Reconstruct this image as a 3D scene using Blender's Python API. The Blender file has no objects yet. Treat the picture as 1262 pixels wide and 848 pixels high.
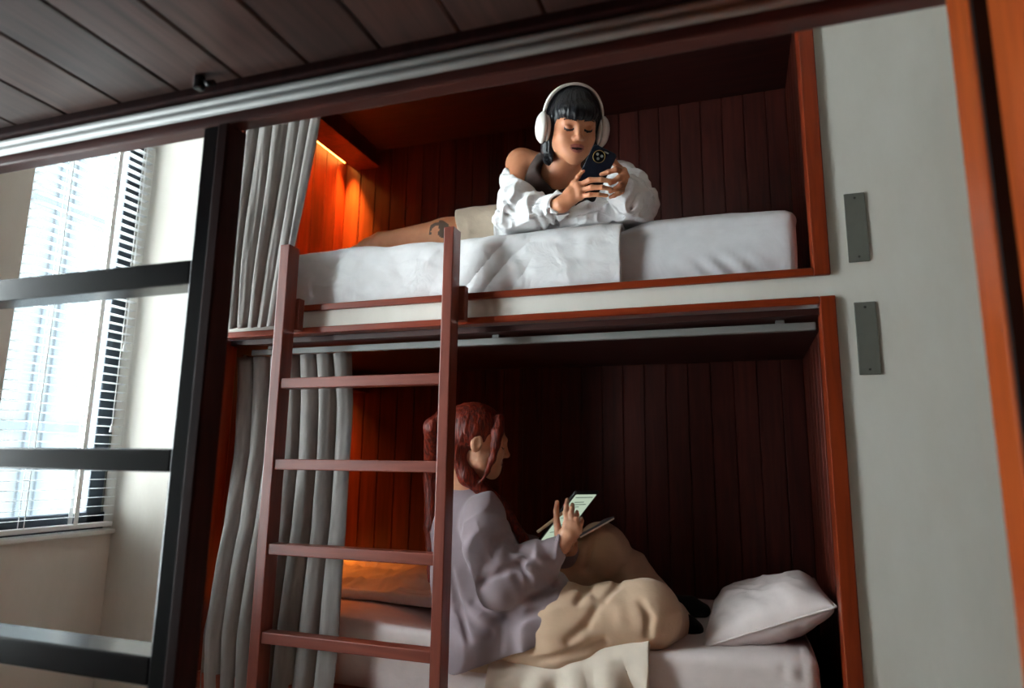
import bpy, bmesh, math, random
import numpy as np
from mathutils import Vector, Matrix, noise as mnoise

random.seed(7)
C = bpy.context.scene.collection
PI = math.pi

# ------------------------------------------------------------------ camera calibration
YAW, PITCH, ROLL, FPX = -0.32972802, 0.1771862, -0.01387117, 819.43
CX, CY = 631.0, 424.0
def cam_axes():
    cy, sy, cp, sp, cr, sr = math.cos(YAW), math.sin(YAW), math.cos(PITCH), math.sin(PITCH), math.cos(ROLL), math.sin(ROLL)
    fwd = np.array([sy*cp, cy*cp, sp]); right = np.array([cy, -sy, 0.0]); down = np.cross(fwd, right)
    return cr*right + sr*down, -sr*right + cr*down, fwd
R3, D3, F3 = cam_axes()
def ray(px, py):
    return R3*((px-CX)/FPX) + D3*((py-CY)/FPX) + F3
def at(px, py, y):
    """the point of the place at depth y that the photograph shows at this pixel"""
    d = ray(px, py); return d*(y/d[1])
def A(px, py, y):
    return tuple(float(v) for v in at(px, py, y))

# ------------------------------------------------------------------ objects
def link(o, parent=None):
    C.objects.link(o)
    if parent is not None: o.parent = parent
    return o
def wloc(o):
    v = Vector((0, 0, 0))
    while o is not None:
        v = v + Vector(o.location); o = o.parent
    return v
def empty(name, loc, label=None, cat=None, group=None, kind=None):
    o = bpy.data.objects.new(name, None); o.empty_display_size = 0.1
    o.location = loc; link(o); return tag(o, label, cat, group, kind)
def tag(o, label=None, cat=None, group=None, kind=None):
    for k, v in (('label', label), ('category', cat), ('group', group), ('kind', kind)):
        if v: o[k] = v
    return o
def mesh_obj(name, verts, faces, mats, parent=None, origin=None, smooth=False, midx=None):
    """verts in world space; the object's origin is its parent's base (or the given origin)"""
    if parent is not None: org = wloc(parent)
    elif origin is not None: org = Vector(origin)
    else: org = Vector((0, 0, 0))
    me = bpy.data.meshes.new(name)
    v = np.asarray(verts, dtype=float) - np.array(org)
    me.from_pydata(v.tolist(), [], [list(f) for f in faces])
    for m in (mats if isinstance(mats, (list, tuple)) else [mats]): me.materials.append(m)
    if midx is not None: me.polygons.foreach_set('material_index', np.asarray(midx, dtype=np.int32))
    if smooth: me.polygons.foreach_set('use_smooth', [True]*len(me.polygons))
    me.update()
    o = bpy.data.objects.new(name, me)
    if parent is None: o.location = org
    return link(o, parent)

class MB:
    """collects shapes in world space and links them as ONE mesh object"""
    def __init__(s): s.v = []; s.f = []; s.m = []; s.sm = []
    def add(s, verts, faces, mi=0, smooth=False):
        b = len(s.v); s.v += [tuple(float(c) for c in p) for p in verts]
        s.f += [tuple(i+b for i in f) for f in faces]; s.m += [mi]*len(faces); s.sm += [smooth]*len(faces)
        return s
    def bm(s, bm, mi=0, smooth=False):
        bm.verts.index_update()
        s.add([v.co[:] for v in bm.verts], [[v.index for v in f.verts] for f in bm.faces], mi, smooth); bm.free(); return s
    def box(s, lo, hi, bev=0.0, mi=0, seg=2, mat=None):
        bm = bmesh.new(); bmesh.ops.create_cube(bm, size=1.0)
        lo = Vector(lo); hi = Vector(hi)
        for v in bm.verts: v.co = Vector([(lo[i]+hi[i])/2 + v.co[i]*(hi[i]-lo[i]) for i in range(3)])
        if bev > 0: bmesh.ops.bevel(bm, geom=list(bm.edges), offset=bev, segments=seg, profile=0.5, affect='EDGES', clamp_overlap=True)
        if mat is not None: bm.transform(mat)
        return s.bm(bm, mi, False)
    def tube(s, pts, r, n=12, mi=0, cap=True, flat=1.0):
        pts = [Vector(p) for p in pts]; rs = r if isinstance(r, (list, tuple)) else [r]*len(pts)
        V = []; F = []; up = None
        for i, p in enumerate(pts):
            t = (pts[min(i+1, len(pts)-1)] - pts[max(i-1, 0)]).normalized()
            if up is None: up = Vector((0, 0, 1)) if abs(t.z) < .9 else Vector((1, 0, 0))
            a = (up - t*up.dot(t)).normalized(); b = t.cross(a); up = a
            for k in range(n):
                w = 2*PI*k/n; V.append(p + a*(math.cos(w)*rs[i]*flat) + b*(math.sin(w)*rs[i]))
        for i in range(len(pts)-1):
            for k in range(n):
                F.append((i*n+k, i*n+(k+1) % n, (i+1)*n+(k+1) % n, (i+1)*n+k))
        if cap:
            F.append(tuple(range(n))[::-1]); F.append(tuple(range((len(pts)-1)*n, len(pts)*n)))
        return s.add(V, F, mi, True)
    def prism(s, poly, axis, a, b, mi=0):
        """poly: 2D outline in the two other axes, extruded from a to b along axis"""
        n = len(poly); V = []
        for t in (a, b):
            for (u, w) in poly:
                V.append({'x': (t, u, w), 'y': (u, t, w), 'z': (u, w, t)}[axis])
        F = [tuple(range(n))[::-1], tuple(range(n, 2*n))] + [(i, (i+1) % n, n+(i+1) % n, n+i) for i in range(n)]
        return s.add(V, F, mi)
    def build(s, name, mats, parent=None, origin=None):
        o = mesh_obj(name, s.v, s.f, mats, parent, origin, False, s.m)
        o.data.polygons.foreach_set('use_smooth', s.sm)
        bm = bmesh.new(); bm.from_mesh(o.data); bmesh.ops.recalc_face_normals(bm, faces=bm.faces); bm.to_mesh(o.data); bm.free()
        return o

def autosmooth(o, ang=40):
    me = o.data
    me.polygons.foreach_set('use_smooth', [True]*len(me.polygons))
    try: me.set_sharp_from_angle(angle=math.radians(ang))
    except Exception: pass
    return o

def dup(root, loc, parent=None):
    r = root.copy(); link(r, parent)
    if loc is not None: r.location = loc
    for ch in list(root.children):
        c = ch.copy(); C.objects.link(c); c.parent = r
        for g in list(ch.children):
            d = g.copy(); C.objects.link(d); d.parent = c
    return r

# ------------------------------------------------------------------ materials
class NT:
    def __init__(s, name):
        s.m = bpy.data.materials.new(name); s.m.use_nodes = True
        s.t = s.m.node_tree; s.t.nodes.clear()
        s.out = s.n('ShaderNodeOutputMaterial')
    def n(s, typ, **kw):
        nd = s.t.nodes.new(typ)
        for k, v in kw.items(): setattr(nd, k, v)
        return nd
    def l(s, a, b): s.t.links.new(a, b)
def lin(r, g, b):
    f = lambda c: (c/255)/12.92 if c <= 10.31 else (((c/255)+0.055)/1.055)**2.4
    return (f(r), f(g), f(b), 1.0)
def principled(T, rough=.5, spec=.5, metal=0.0, sheen=0.0, coat=0.0, sss=0.0):
    p = T.n('ShaderNodeBsdfPrincipled')
    p.inputs['Roughness'].default_value = rough; p.inputs['Metallic'].default_value = metal
    for k, v in (('Specular IOR Level', spec), ('Sheen Weight', sheen), ('Coat Weight', coat)):
        if k in p.inputs: p.inputs[k].default_value = v
    T.l(p.outputs[0], T.out.inputs[0]); return p

def wood(name, light, dark, rough=.35, grain='z', plank=None, bump=.15, spec=.4, scale=1.0):
    """stained timber: streaky grain along one axis, a tone of its own per plank"""
    T = NT(name); p = principled(T, rough, spec)
    tc = T.n('ShaderNodeTexCoord'); mp = T.n('ShaderNodeMapping')
    st = {'x': (1.2, 16, 16), 'y': (16, 1.2, 16), 'z': (16, 16, 1.2)}[grain]
    mp.inputs['Scale'].default_value = [c*scale for c in st]
    T.l(tc.outputs['Object'], mp.inputs[0])
    n1 = T.n('ShaderNodeTexNoise'); n1.inputs['Scale'].default_value = 3.0; n1.inputs['Detail'].default_value = 6; n1.inputs['Distortion'].default_value = .6
    T.l(mp.outputs[0], n1.inputs['Vector'])
    rp = T.n('ShaderNodeValToRGB'); rp.color_ramp.elements[0].position = .3; rp.color_ramp.elements[1].position = .72
    rp.color_ramp.elements[0].color = dark; rp.color_ramp.elements[1].color = light
    T.l(n1.outputs['Fac'], rp.inputs[0]); col = rp.outputs[0]
    if plank:
        sx = T.n('ShaderNodeSeparateXYZ'); T.l(tc.outputs['Object'], sx.inputs[0])
        sn = T.n('ShaderNodeMath', operation='SUBTRACT'); sn.inputs[1].default_value = plank[2]; T.l(sx.outputs['XYZ'.index(plank[0].upper())], sn.inputs[0])
        dv = T.n('ShaderNodeMath', operation='DIVIDE'); dv.inputs[1].default_value = plank[1]; T.l(sn.outputs[0], dv.inputs[0])
        fl = T.n('ShaderNodeMath', operation='FLOOR'); T.l(dv.outputs[0], fl.inputs[0])
        wn = T.n('ShaderNodeTexWhiteNoise', noise_dimensions='1D'); T.l(fl.outputs[0], wn.inputs['W'])
        mr = T.n('ShaderNodeMapRange'); mr.inputs[3].default_value = .72; mr.inputs[4].default_value = 1.25; T.l(wn.outputs['Value'], mr.inputs[0])
        hs = T.n('ShaderNodeHueSaturation'); T.l(mr.outputs[0], hs.inputs['Value']); T.l(col, hs.inputs['Color']); col = hs.outputs[0]
    T.l(col, p.inputs['Base Color'])
    bp = T.n('ShaderNodeBump'); bp.inputs['Strength'].default_value = bump; bp.inputs['Distance'].default_value = .002
    T.l(n1.outputs['Fac'], bp.inputs['Height']); T.l(bp.outputs[0], p.inputs['Normal'])
    return T.m

def cloth(name, col, var=.06, rough=.9, weave=900, bump=.25, sheen=.15, streak=None, soft=0.0, softscale=14):
    """woven fabric: fine weave bump and slight tone variation"""
    T = NT(name); p = principled(T, rough, .2, sheen=sheen)
    tc = T.n('ShaderNodeTexCoord'); src = tc.outputs['Object']
    n1 = T.n('ShaderNodeTexNoise'); n1.inputs['Scale'].default_value = 22; n1.inputs['Detail'].default_value = 5
    if streak:
        mp = T.n('ShaderNodeMapping'); mp.inputs['Scale'].default_value = streak; T.l(src, mp.inputs[0]); T.l(mp.outputs[0], n1.inputs['Vector'])
    else: T.l(src, n1.inputs['Vector'])
    rp = T.n('ShaderNodeValToRGB')
    rp.color_ramp.elements[0].color = [c*(1-var*2) for c in col[:3]]+[1]; rp.color_ramp.elements[1].color = [min(1, c*(1+var)) for c in col[:3]]+[1]
    rp.color_ramp.elements[0].position = .3; rp.color_ramp.elements[1].position = .7
    T.l(n1.outputs['Fac'], rp.inputs[0]); T.l(rp.outputs[0], p.inputs['Base Color'])
    n2 = T.n('ShaderNodeTexNoise'); n2.inputs['Scale'].default_value = weave; n2.inputs['Detail'].default_value = 1; T.l(src, n2.inputs['Vector'])
    bp = T.n('ShaderNodeBump'); bp.inputs['Strength'].default_value = bump; bp.inputs['Distance'].default_value = .0006
    T.l(n2.outputs['Fac'], bp.inputs['Height'])
    last = bp
    if soft > 0:
        n3 = T.n('ShaderNodeTexNoise'); n3.inputs['Scale'].default_value = softscale; n3.inputs['Detail'].default_value = 3; n3.inputs['Distortion'].default_value = 1.2
        T.l(src, n3.inputs['Vector'])
        b2 = T.n('ShaderNodeBump'); b2.inputs['Strength'].default_value = soft; b2.inputs['Distance'].default_value = .012
        T.l(n3.outputs['Fac'], b2.inputs['Height']); T.l(bp.outputs[0], b2.inputs['Normal']); last = b2
    T.l(last.outputs[0], p.inputs['Normal'])
    return T.m

def plaster(name, c0, c1, rough=.8, scale=3.0, bump=.08, stretch=(1, 1, .4)):
    T = NT(name); p = principled(T, rough, .3)
    tc = T.n('ShaderNodeTexCoord'); mp = T.n('ShaderNodeMapping'); mp.inputs['Scale'].default_value = stretch
    T.l(tc.outputs['Object'], mp.inputs[0])
    n1 = T.n('ShaderNodeTexNoise'); n1.inputs['Scale'].default_value = scale; n1.inputs['Detail'].default_value = 8; n1.inputs['Roughness'].default_value = .6
    T.l(mp.outputs[0], n1.inputs['Vector'])
    rp = T.n('ShaderNodeValToRGB'); rp.color_ramp.elements[0].color = c0; rp.color_ramp.elements[1].color = c1
    rp.color_ramp.elements[0].position = .35; rp.color_ramp.elements[1].position = .65
    T.l(n1.outputs['Fac'], rp.inputs[0]); T.l(rp.outputs[0], p.inputs['Base Color'])
    n2 = T.n('ShaderNodeTexNoise'); n2.inputs['Scale'].default_value = 60; n2.inputs['Detail'].default_value = 4; T.l(mp.outputs[0], n2.inputs['Vector'])
    ad = T.n('ShaderNodeMath', operation='MULTIPLY_ADD'); ad.inputs[1].default_value = 3.0; T.l(n1.outputs['Fac'], ad.inputs[0]); T.l(n2.outputs['Fac'], ad.inputs[2])
    bp = T.n('ShaderNodeBump'); bp.inputs['Strength'].default_value = bump; bp.inputs['Distance'].default_value = .01
    T.l(ad.outputs[0], bp.inputs['Height']); T.l(bp.outputs[0], p.inputs['Normal'])
    return T.m

def plain(name, col, rough=.5, metal=0.0, spec=.5, var=.05, scale=40, coat=0.0, sss=None):
    T = NT(name); p = principled(T, rough, spec, metal, coat=coat)
    tc = T.n('ShaderNodeTexCoord'); n1 = T.n('ShaderNodeTexNoise'); n1.inputs['Scale'].default_value = scale; n1.inputs['Detail'].default_value = 4
    T.l(tc.outputs['Object'], n1.inputs['Vector'])
    rp = T.n('ShaderNodeValToRGB'); rp.color_ramp.elements[0].color = [c*(1-var) for c in col[:3]]+[1]; rp.color_ramp.elements[1].color = [min(1, c*(1+var)) for c in col[:3]]+[1]
    T.l(n1.outputs['Fac'], rp.inputs[0]); T.l(rp.outputs[0], p.inputs['Base Color'])
    if sss:
        p.inputs['Subsurface Weight'].default_value = sss[0]; p.inputs['Subsurface Radius'].default_value = sss[1]; p.inputs['Subsurface Scale'].default_value = .006
    return T.m

def emit(name, col, strength):
    T = NT(name); e = T.n('ShaderNodeEmission'); e.inputs[0].default_value = col; e.inputs[1].default_value = strength
    T.l(e.outputs[0], T.out.inputs[0]); return T.m

def pane_glass(name):
    T = NT(name); tr = T.n('ShaderNodeBsdfTransparent'); gl = T.n('ShaderNodeBsdfGlossy'); gl.inputs['Roughness'].default_value = .02
    fr = T.n('ShaderNodeFresnel'); fr.inputs[0].default_value = 1.3; mx = T.n('ShaderNodeMixShader')
    T.l(fr.outputs[0], mx.inputs[0]); T.l(tr.outputs[0], mx.inputs[1]); T.l(gl.outputs[0], mx.inputs[2]); T.l(mx.outputs[0], T.out.inputs[0]); return T.m

M = {}
M['frame'] = wood('frame_wood', lin(138, 51, 19), lin(106, 34, 12), .32, 'x', bump=.06)
M['frame_v'] = wood('frame_wood_upright', lin(138, 51, 19), lin(106, 34, 12), .32, 'z', bump=.06)
M['shade_wood'] = wood('jamb_shade_black', lin(20, 10, 9), lin(12, 6, 6), .6, 'z', bump=.05)  # near-black colour for the painted shade on the jamb front
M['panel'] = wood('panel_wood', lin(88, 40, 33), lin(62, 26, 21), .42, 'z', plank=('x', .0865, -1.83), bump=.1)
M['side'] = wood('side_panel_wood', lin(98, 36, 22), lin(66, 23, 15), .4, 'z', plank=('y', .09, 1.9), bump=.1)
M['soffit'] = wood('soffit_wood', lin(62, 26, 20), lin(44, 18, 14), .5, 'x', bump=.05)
M['ladder'] = wood('ladder_wood', lin(124, 60, 46), lin(98, 44, 33), .36, 'x', bump=.08)
M['ladder_v'] = wood('ladder_wood_upright', lin(124, 60, 46), lin(98, 44, 33), .36, 'z', bump=.08)
M['lattice'] = wood('dark_lattice_wood', lin(19, 19, 22), lin(11, 11, 13), .24, 'x', bump=.02, spec=.35)
M['post'] = wood('dark_post_wood', lin(46, 22, 20), lin(32, 15, 14), .7, 'z', bump=.1, spec=.06)
M['lintel'] = wood('lintel_wood', lin(84, 40, 33), lin(62, 28, 24), .42, 'x', bump=.1)
M['ceil'] = wood('ceiling_plank_wood', lin(76, 54, 48), lin(44, 30, 27), .34, 'y', plank=('x', .1495, -1.312), bump=.2)
M['jamb'] = wood('jamb_wood', lin(196, 92, 38), lin(160, 66, 24), .38, 'z', bump=.08)
M['white_wall'] = plaster('white_plaster', lin(210, 204, 194), lin(223, 219, 211))
M['sill_white'] = plain('white_paint', lin(226, 226, 222), .45)
M['grey_metal'] = plain('grey_plate_metal', lin(112, 112, 104), .5, .3, var=.08)
M['screw'] = plain('screw_metal', lin(70, 68, 64), .4, .8)
M['rail'] = plain('rail_aluminium', lin(138, 138, 136), .6, .15, .3, var=.03)
M['sheet'] = cloth('white_cotton_sheet', lin(222, 221, 224), .03, .8, 900, .2, soft=.3, softscale=7)
M['sheet_rose'] = cloth('warm_white_cotton', lin(224, 210, 207), .03, .8, 900, .2, soft=.3, softscale=9)
M['duvet'] = cloth('white_cotton_duvet', lin(226, 225, 226), .03, .85, 900, .25, soft=.5, softscale=11)
M['curtain'] = cloth('grey_curtain_linen', lin(137, 131, 128), .07, .95, 700, .5, streak=(3, 3, .5))
M['slat'] = plain('blind_slat_white', lin(232, 234, 234), .4, var=.02)
M['window_frame'] = plain('window_frame_navy', lin(46, 56, 66), .4, .2)
M['glass'] = pane_glass('window_glass')
M['floor'] = wood('pale_floor_boards', lin(214, 204, 190), lin(192, 180, 164), .5, 'x', plank=('y', .14, 0), bump=.08)
M['outside'] = plain('outside_concrete', lin(55, 59, 61), .85, spec=.1, var=.03, scale=2)
M['outside_dark'] = plain('outside_drainpipe', lin(47, 52, 56), .85, spec=.1)
M['led'] = emit('warm_led', (1.0, .36, .06, 1), 8)
# ================================================================== the setting
YF = 1.90          # front plane of the bunk wall
YB = 2.72          # back of the alcoves
XL, XR = -1.83, .238   # inside ends of the alcoves
WX = -2.18         # window wall
FLOOR = -1.02; CEIL = 1.62
def struct(o): o['kind'] = 'structure'; return o

# floor / ceiling
struct(MB().box((WX-.2, -1.4, FLOOR-.1), (2.3, YF+.9, FLOOR)).build('floor', M['floor']))
struct(MB().box((WX-.2, -1.4, CEIL), (2.3, YF+.9, CEIL+.1)).build('ceiling', M['white_wall']))

# window wall with two openings (one in view, one nearer, out of frame)
W1 = (1.45, 1.899, -.27, 1.50); W2 = (.50, 1.17, -.62, 1.52)
b = MB(); x0, x1 = WX-.2, WX
for (ya, yb, za, zb) in ((-1.4, W2[0], FLOOR, CEIL), (W2[1], W1[0], FLOOR, CEIL), (W1[1], YF, FLOOR, CEIL),
                         (W2[0], W2[1], FLOOR, W2[2]), (W2[0], W2[1], W2[3], CEIL), (W1[0], W1[1], FLOOR, W1[2]), (W1[0], W1[1], W1[3], CEIL)):
    b.box((x0, ya, za), (x1, yb, zb))
struct(b.build('wall_left', M['white_wall']))
# wall holding the bunks: one white skin with two openings
b = MB(); y0, y1 = YF, YF+.05
OU = (-1.775, .236, .5065, 1.56)      # upper opening (outer edge of its face frame)
OL = (-1.775, .243, -.74, .449)       # lower opening
for (xa, xb, za, zb) in ((WX-.2, OU[0], FLOOR, CEIL), (OL[1], 2.3, FLOOR, CEIL), (OU[0], OL[1], OL[3], OU[2]), (OU[1], OL[1], OU[2], CEIL),
                         (OU[0], OU[1], OU[3], CEIL), (OL[0], OL[1], FLOOR, OL[2])):
    b.box((xa, y0, za), (xb, y1, zb))
struct(b.build('wall_back', M['white_wall']))
struct(MB().box((2.2, -1.4, FLOOR), (2.3, YF, CEIL)).build('wall_right', M['white_wall']))
struct(MB().box((WX, -1.4, FLOOR), (2.2, -1.3, CEIL)).build('wall_front', M['white_wall']))

# windows: dark frame, glass, white sill
def window(name, W, n_mull):
    ya, yb, za, zb = W; xa, xb = WX-.085, WX-.04; f = .045
    b = MB()
    b.box((xa, ya, za), (xb, yb, za+.075), .004); b.box((xa, ya, zb-f), (xb, yb, zb), .004)
    b.box((xa, ya-.03, za), (xb, ya+.006, zb), .004); b.box((xa, yb-.074, za), (xb, yb-.016, zb), .004); b.box((xa+.01, yb-.016, za), (xb-.01, yb, zb), .002, mi=1)
    for k in range(n_mull):
        yc = ya + (yb-ya)*(k+1)/(n_mull+1); b.box((xa, yc-.02, za), (xb, yc+.02, zb), .003)
    o = struct(b.build(name, [M['window_frame'], M['grey_metal']]))
    g = MB().box((xa+.025, ya+.01, za+.01), (xa+.031, yb-.01, zb-.01)).build('glass_pane', M['glass'], o)
    MB().box((WX-.04, ya-.0, za-.0), (WX+.02, yb+.0, za+.016), .004).build('sill', M['sill_white'], o)
    return o
window('window_1', W1, 0); window('window_2', W2, 1)

# ------------------------------------------------------------------ venetian blind
by0, by1, bz0, bz1 = 1.452, 1.886, -.235, 1.46; pitch = .0315
bl = empty('venetian_blind', (WX+.02, (by0+by1)/2, bz0), 'white venetian blind with open horizontal slats hanging in the bright window', 'blind')
MB().box((WX-.02, by0, bz1), (WX+.025, by1, bz1+.035), .003).build('head_rail', M['slat'], bl)
MB().box((WX-.012, by0, bz0-.008), (WX+.018, by1, bz0+.008), .003).build('bottom_rail', M['slat'], bl)
xc = WX+.003
sl0 = None; k = 0; z = bz0+pitch
while z < bz1-.01:
    if sl0 is None:
        V = []; F = []; n = 6; tl = .10
        for yy in (by0, by1):
            for i in range(n+1):
                u = -1+2*i/n; w = .0125*u; arch = .0016*(1-u*u)
                V.append((xc + w, yy, z + w*tl + arch)); 
            for i in range(n, -1, -1):
                u = -1+2*i/n; w = .0125*u; arch = .0016*(1-u*u)-.0005
                V.append((xc + w, yy, z + w*tl + arch))
        q = 2*(n+1)
        F = [(i, (i+1) % q, q+(i+1) % q, q+i) for i in range(q)] + [tuple(range(q))[::-1], tuple(range(q, 2*q))]
        sl0 = mesh_obj('slat', V, F, M['slat'], bl)
    else:
        s = sl0.copy(); C.objects.link(s); s.parent = bl; s.location = (0, 0, z-(bz0+pitch))
    z += pitch; k += 1
for yy, wd in ((1.565, .001), (1.742, .014)):
    b = MB()
    for dx in (-.0135, .0135): b.box((xc+dx-.0006, yy-wd/2-.001, bz0), (xc+dx+.0006, yy+wd/2+.001, bz1))
    b.build('ladder_tape', M['slat'], bl)
b = MB(); b.tube([(WX+.022, 1.832, bz1), (WX+.022, 1.832, .50), (WX+.022, 1.832, .12)], .0012, 6); b.tube([(WX+.022, 1.845, bz1), (WX+.022, 1.845, .42)], .0012, 6)
cd = b.build('pull_cord', M['slat'], bl)
for (yy, zz) in ((1.832, .12), (1.845, .42)): b = MB(); b.tube([(WX+.022, yy, zz), (WX+.022, yy, zz-.012), (WX+.022, yy, zz-.03)], [.002, .005, .007], 10); b.build('cord_tassel', M['slat'], cd)

# across the street: a pale building whose facade fills the view through the blind
tw = empty('outside_building', (-9.5, 7.5, -8), 'pale building across the street, seen blurred through the window blind', 'building')
MB().box((-11, 3.2, -8), (-9.4, 13, 9)).build('facade', M['outside'], tw)
for i, (ya_, wd_) in enumerate(((6.62, .05), (6.86, .05), (4.4, .05), (9.6, .05), (11.5, .05))): MB().box((-9.4, ya_, -8), (-9.36, ya_+wd_, 9)).build('pipe', M['outside_dark'], tw)
for zz in (-6.2, -3.0, .35, 3.6, 6.8): MB().box((-9.4, 3.2, zz), (-9.37, 13, zz+.12)).build('string_course', M['outside_dark'], tw)

# ================================================================== bunk alcoves
def planks_x(xa, xb, w, y, z0, z1, t=.014, gap=.0025, x_start=None):
    b = MB(); b.box((xa-.02, y+t*.6, z0-.02), (xb+.02, y+t, z1+.02))
    x = x_start if x_start is not None else xa
    while x < xb-.003:
        l = max(x+gap/2, xa); r = min(x+w-gap/2, xb)
        if r-l > .004: b.box((l, y, z0), (r, y+t*.7, z1), .0022, seg=1)
        x += w
    return b
def planks_y(x, ya, yb, w, z0, z1, side, t=.014, gap=.0025):
    b = MB(); s = 1 if side > 0 else -1
    xa, xb = sorted((x+s*t*.6, x+s*t)); b.box((xa, ya, z0-.02), (xb, yb+.02, z1+.02))
    y = ya
    while y < yb-.003:
        r = min(y+w-gap/2, yb); xa, xb = sorted((x, x+s*t*.7)); b.box((xa, y+gap/2, z0), (xb, r, z1), .0022, seg=1); y += w
    return b
def alcove(name, label, z0, z1, O, frame_in, sof_z):
    t = empty(name, ((XL+XR)/2, YF, z0), label, 'bunk alcove', 'built-in bunk alcoves')
    planks_x(XL, XR, .0865, YB, z0, z1).build('back_panel', M['panel'], t)
    planks_y(XR, YF+.02, YB, .09, z0, z1, 1).build('side_panel', M['side'], t)
    planks_y(XL, YF+.02, YB, .09, z0, z1, -1).build('side_panel', M['side'], t)
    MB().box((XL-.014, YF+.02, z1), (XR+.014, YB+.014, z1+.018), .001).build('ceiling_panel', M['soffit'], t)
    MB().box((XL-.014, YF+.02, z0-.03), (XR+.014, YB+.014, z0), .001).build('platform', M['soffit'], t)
    # soffit box with the lit slot at the foot end
    s = MB().box((-1.775, YF+.30, sof_z), (-1.64, YB, z1), .001).build('light_soffit', M['side'], t)
    MB().box((-1.826, YF+.36, sof_z+.035), (-1.779, YB-.03, sof_z+.045)).build('led_strip', M['led'], s)
    # face frame
    fy0, fy1 = YF-.012, YF+.055; ix0, ix1, iz0, iz1 = frame_in
    f = empty('tmp', (0, 0, 0)); bpy.data.objects.remove(f)
    MB().box((ix1, fy0, O[2]-.0), (O[1]+.012, fy1, O[3]), .003).build('face_frame_stile', M['frame_v'], t)
    MB().box((O[0]-.012, fy0, O[2]), (ix0, fy1, O[3]), .003).build('face_frame_stile', M['frame_v'], t)
    MB().box((ix0, fy0, O[2]), (ix1, fy1, iz0), .003).build('face_frame_rail', M['frame'], t)
    MB().box((ix0, fy0, iz1), (ix1, fy1, O[3]), .003).build('face_frame_rail', M['frame'], t)
    return t
up = alcove('bunk_alcove', 'upper red-brown timber bunk alcove where a woman in headphones lies', .50, 1.53, OU, (-1.735, .207, .5285, 1.52), 1.44)
lo = alcove('bunk_alcove', 'lower dark red timber bunk alcove where a red-haired woman sits with a tablet', -.745, .405, OL, (-1.735, .2165, -.69, .4275), .315)
# curtain rails
def curtain_rail(par_label, y, z, xa, xb, brackets, mount_y):
    r = empty('curtain_rail', ((xa+xb)/2, y, z), par_label, 'curtain rail')
    b = MB(); b.box((xa, y-.011, z-.012), (xb, y+.011, z+.010), .003); b.build('track', M['rail'], r)
    for bx in brackets: MB().box((bx-.012, y-.008, z+.008), (bx+.012, y+.008, mount_y), .002).build('bracket', M['rail'], r)
    return r
curtain_rail('pale metal curtain rail under the top edge of the lower bunk', YF+.075, .385, -1.68, .212, (-1.60, -.73, .12), .405)

# grey plates on the white wall
p0 = None
for (xx, zz, lab) in ((.3195, .633, 'upper grey metal plate screwed to the white wall beside the top bunk'), (.3235, .3315, 'lower grey metal plate screwed to the white wall beside the bottom bunk')):
    if p0 is None:
        p0 = empty('metal_plate', (xx, YF, zz), lab, 'wall plate', 'grey plates on the white wall')
        MB().box((xx-.0255, YF-.004, zz-.096), (xx+.0255, YF, zz+.096), .0015).build('plate', M['grey_metal'], p0)
        for s in (-1, 1):
            b = MB(); b.tube([(xx, YF-.003, zz+s*.082), (xx, YF-.0055, zz+s*.082)], [.0035, .003], 12); b.build('screw', M['screw'], p0)
    else:
        p = dup(p0, (xx, YF, zz)); p['label'] = lab

# ================================================================== the opposite bunk we look out of
d = .95
li = struct(MB().box((-2.10, d, .640), (1.5, d+.035, .717), .004).build('trim_1', M['lintel']))
li = struct(MB().box((-2.10, d-.032, .690), (1.5, d-.002, .712), .004).build('trim_2', M['post']))
cr = empty('curtain_rail', (0, d-.012, .68), 'double grey curtain track fixed along the dark beam overhead', 'curtain rail')
for zz in (.6615, .6795):
    b = MB(); b.tube([(-2.1, d-.016, zz), (1.5, d-.016, zz)], .0084, 14); b.build('track', M['rail'], cr)
# plank ceiling over the camera
b = MB(); x = -1.312-.1495*5
b.box((x, -.9, .716), (1.5, d+.03, .73))
while x < 1.5:
    b.box((x+.002, -.9, .709), (x+.1495-.002, d+.03, .722), .003, seg=1); x += .1495
struct(b.build('ceiling_planks', M['ceil']))
b = empty('curtain_glider', A(248, 103, d-.06), 'small dark curtain glider at the plank ceiling above the double track', 'curtain glider')
gx, gy, gz = A(248, 103, d-.06)
MB().box((gx-.012, gy-.008, gz-.012), (gx+.004, gy+.008, .709), .003).build('bracket', M['lattice'], b)
m_ = MB(); m_.tube([(gx+.004, gy, gz), (gx+.03, gy, gz-.004)], .006, 12); m_.build('roller', M['lattice'], b)
# open lattice panel and the post beside it
la = empty('lattice_panel', (-1.3, d, -.40), 'dark wooden open lattice panel framing the view of the bright window', 'panel')
U = d
MB().box((-1.022*U, d, -1.0), (-.982*U, d+.03, .640), .003).build('stile', M['lattice'], la)
MB().box((-1.73*U, d, -1.0), (-1.672*U, d+.03, .640), .003).build('stile', M['lattice'], la)
for (za, zb, th) in ((.341, .391, .06), (-.026, .018, .06), (-.402, -.352, .075)):
    MB().box((-1.672*U, d, za*U), (-1.022*U, d+th, zb*U), .003).build('rail', M['lattice'], la)
struct(MB().box((-.981*U, d-.006, -1.0), (-.910*(U+.045), d+.045, .640), .004).build('trim_3', M['post']))
struct(MB().box((-1.95, -.93, FLOOR), (.345, -.90, .709), .003).build('wall_bunk_back', M['panel']))
# right jamb and the side board of the same bunk
struct(MB().box((.2955, .896, FLOOR), (.3135, d+.02, .640), .003).build('trim_4', M['jamb']))
struct(MB().box((.2985, .888, FLOOR), (.322, .8955, .709), .001).build('trim_shade', M['shade_wood']))  # black strip painting in the shade on the jamb's front face
struct(MB().box((.3135, -.3, FLOOR), (.345, .8875, .709), .003).build('wall_bunk_side', M['jamb']))
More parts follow.
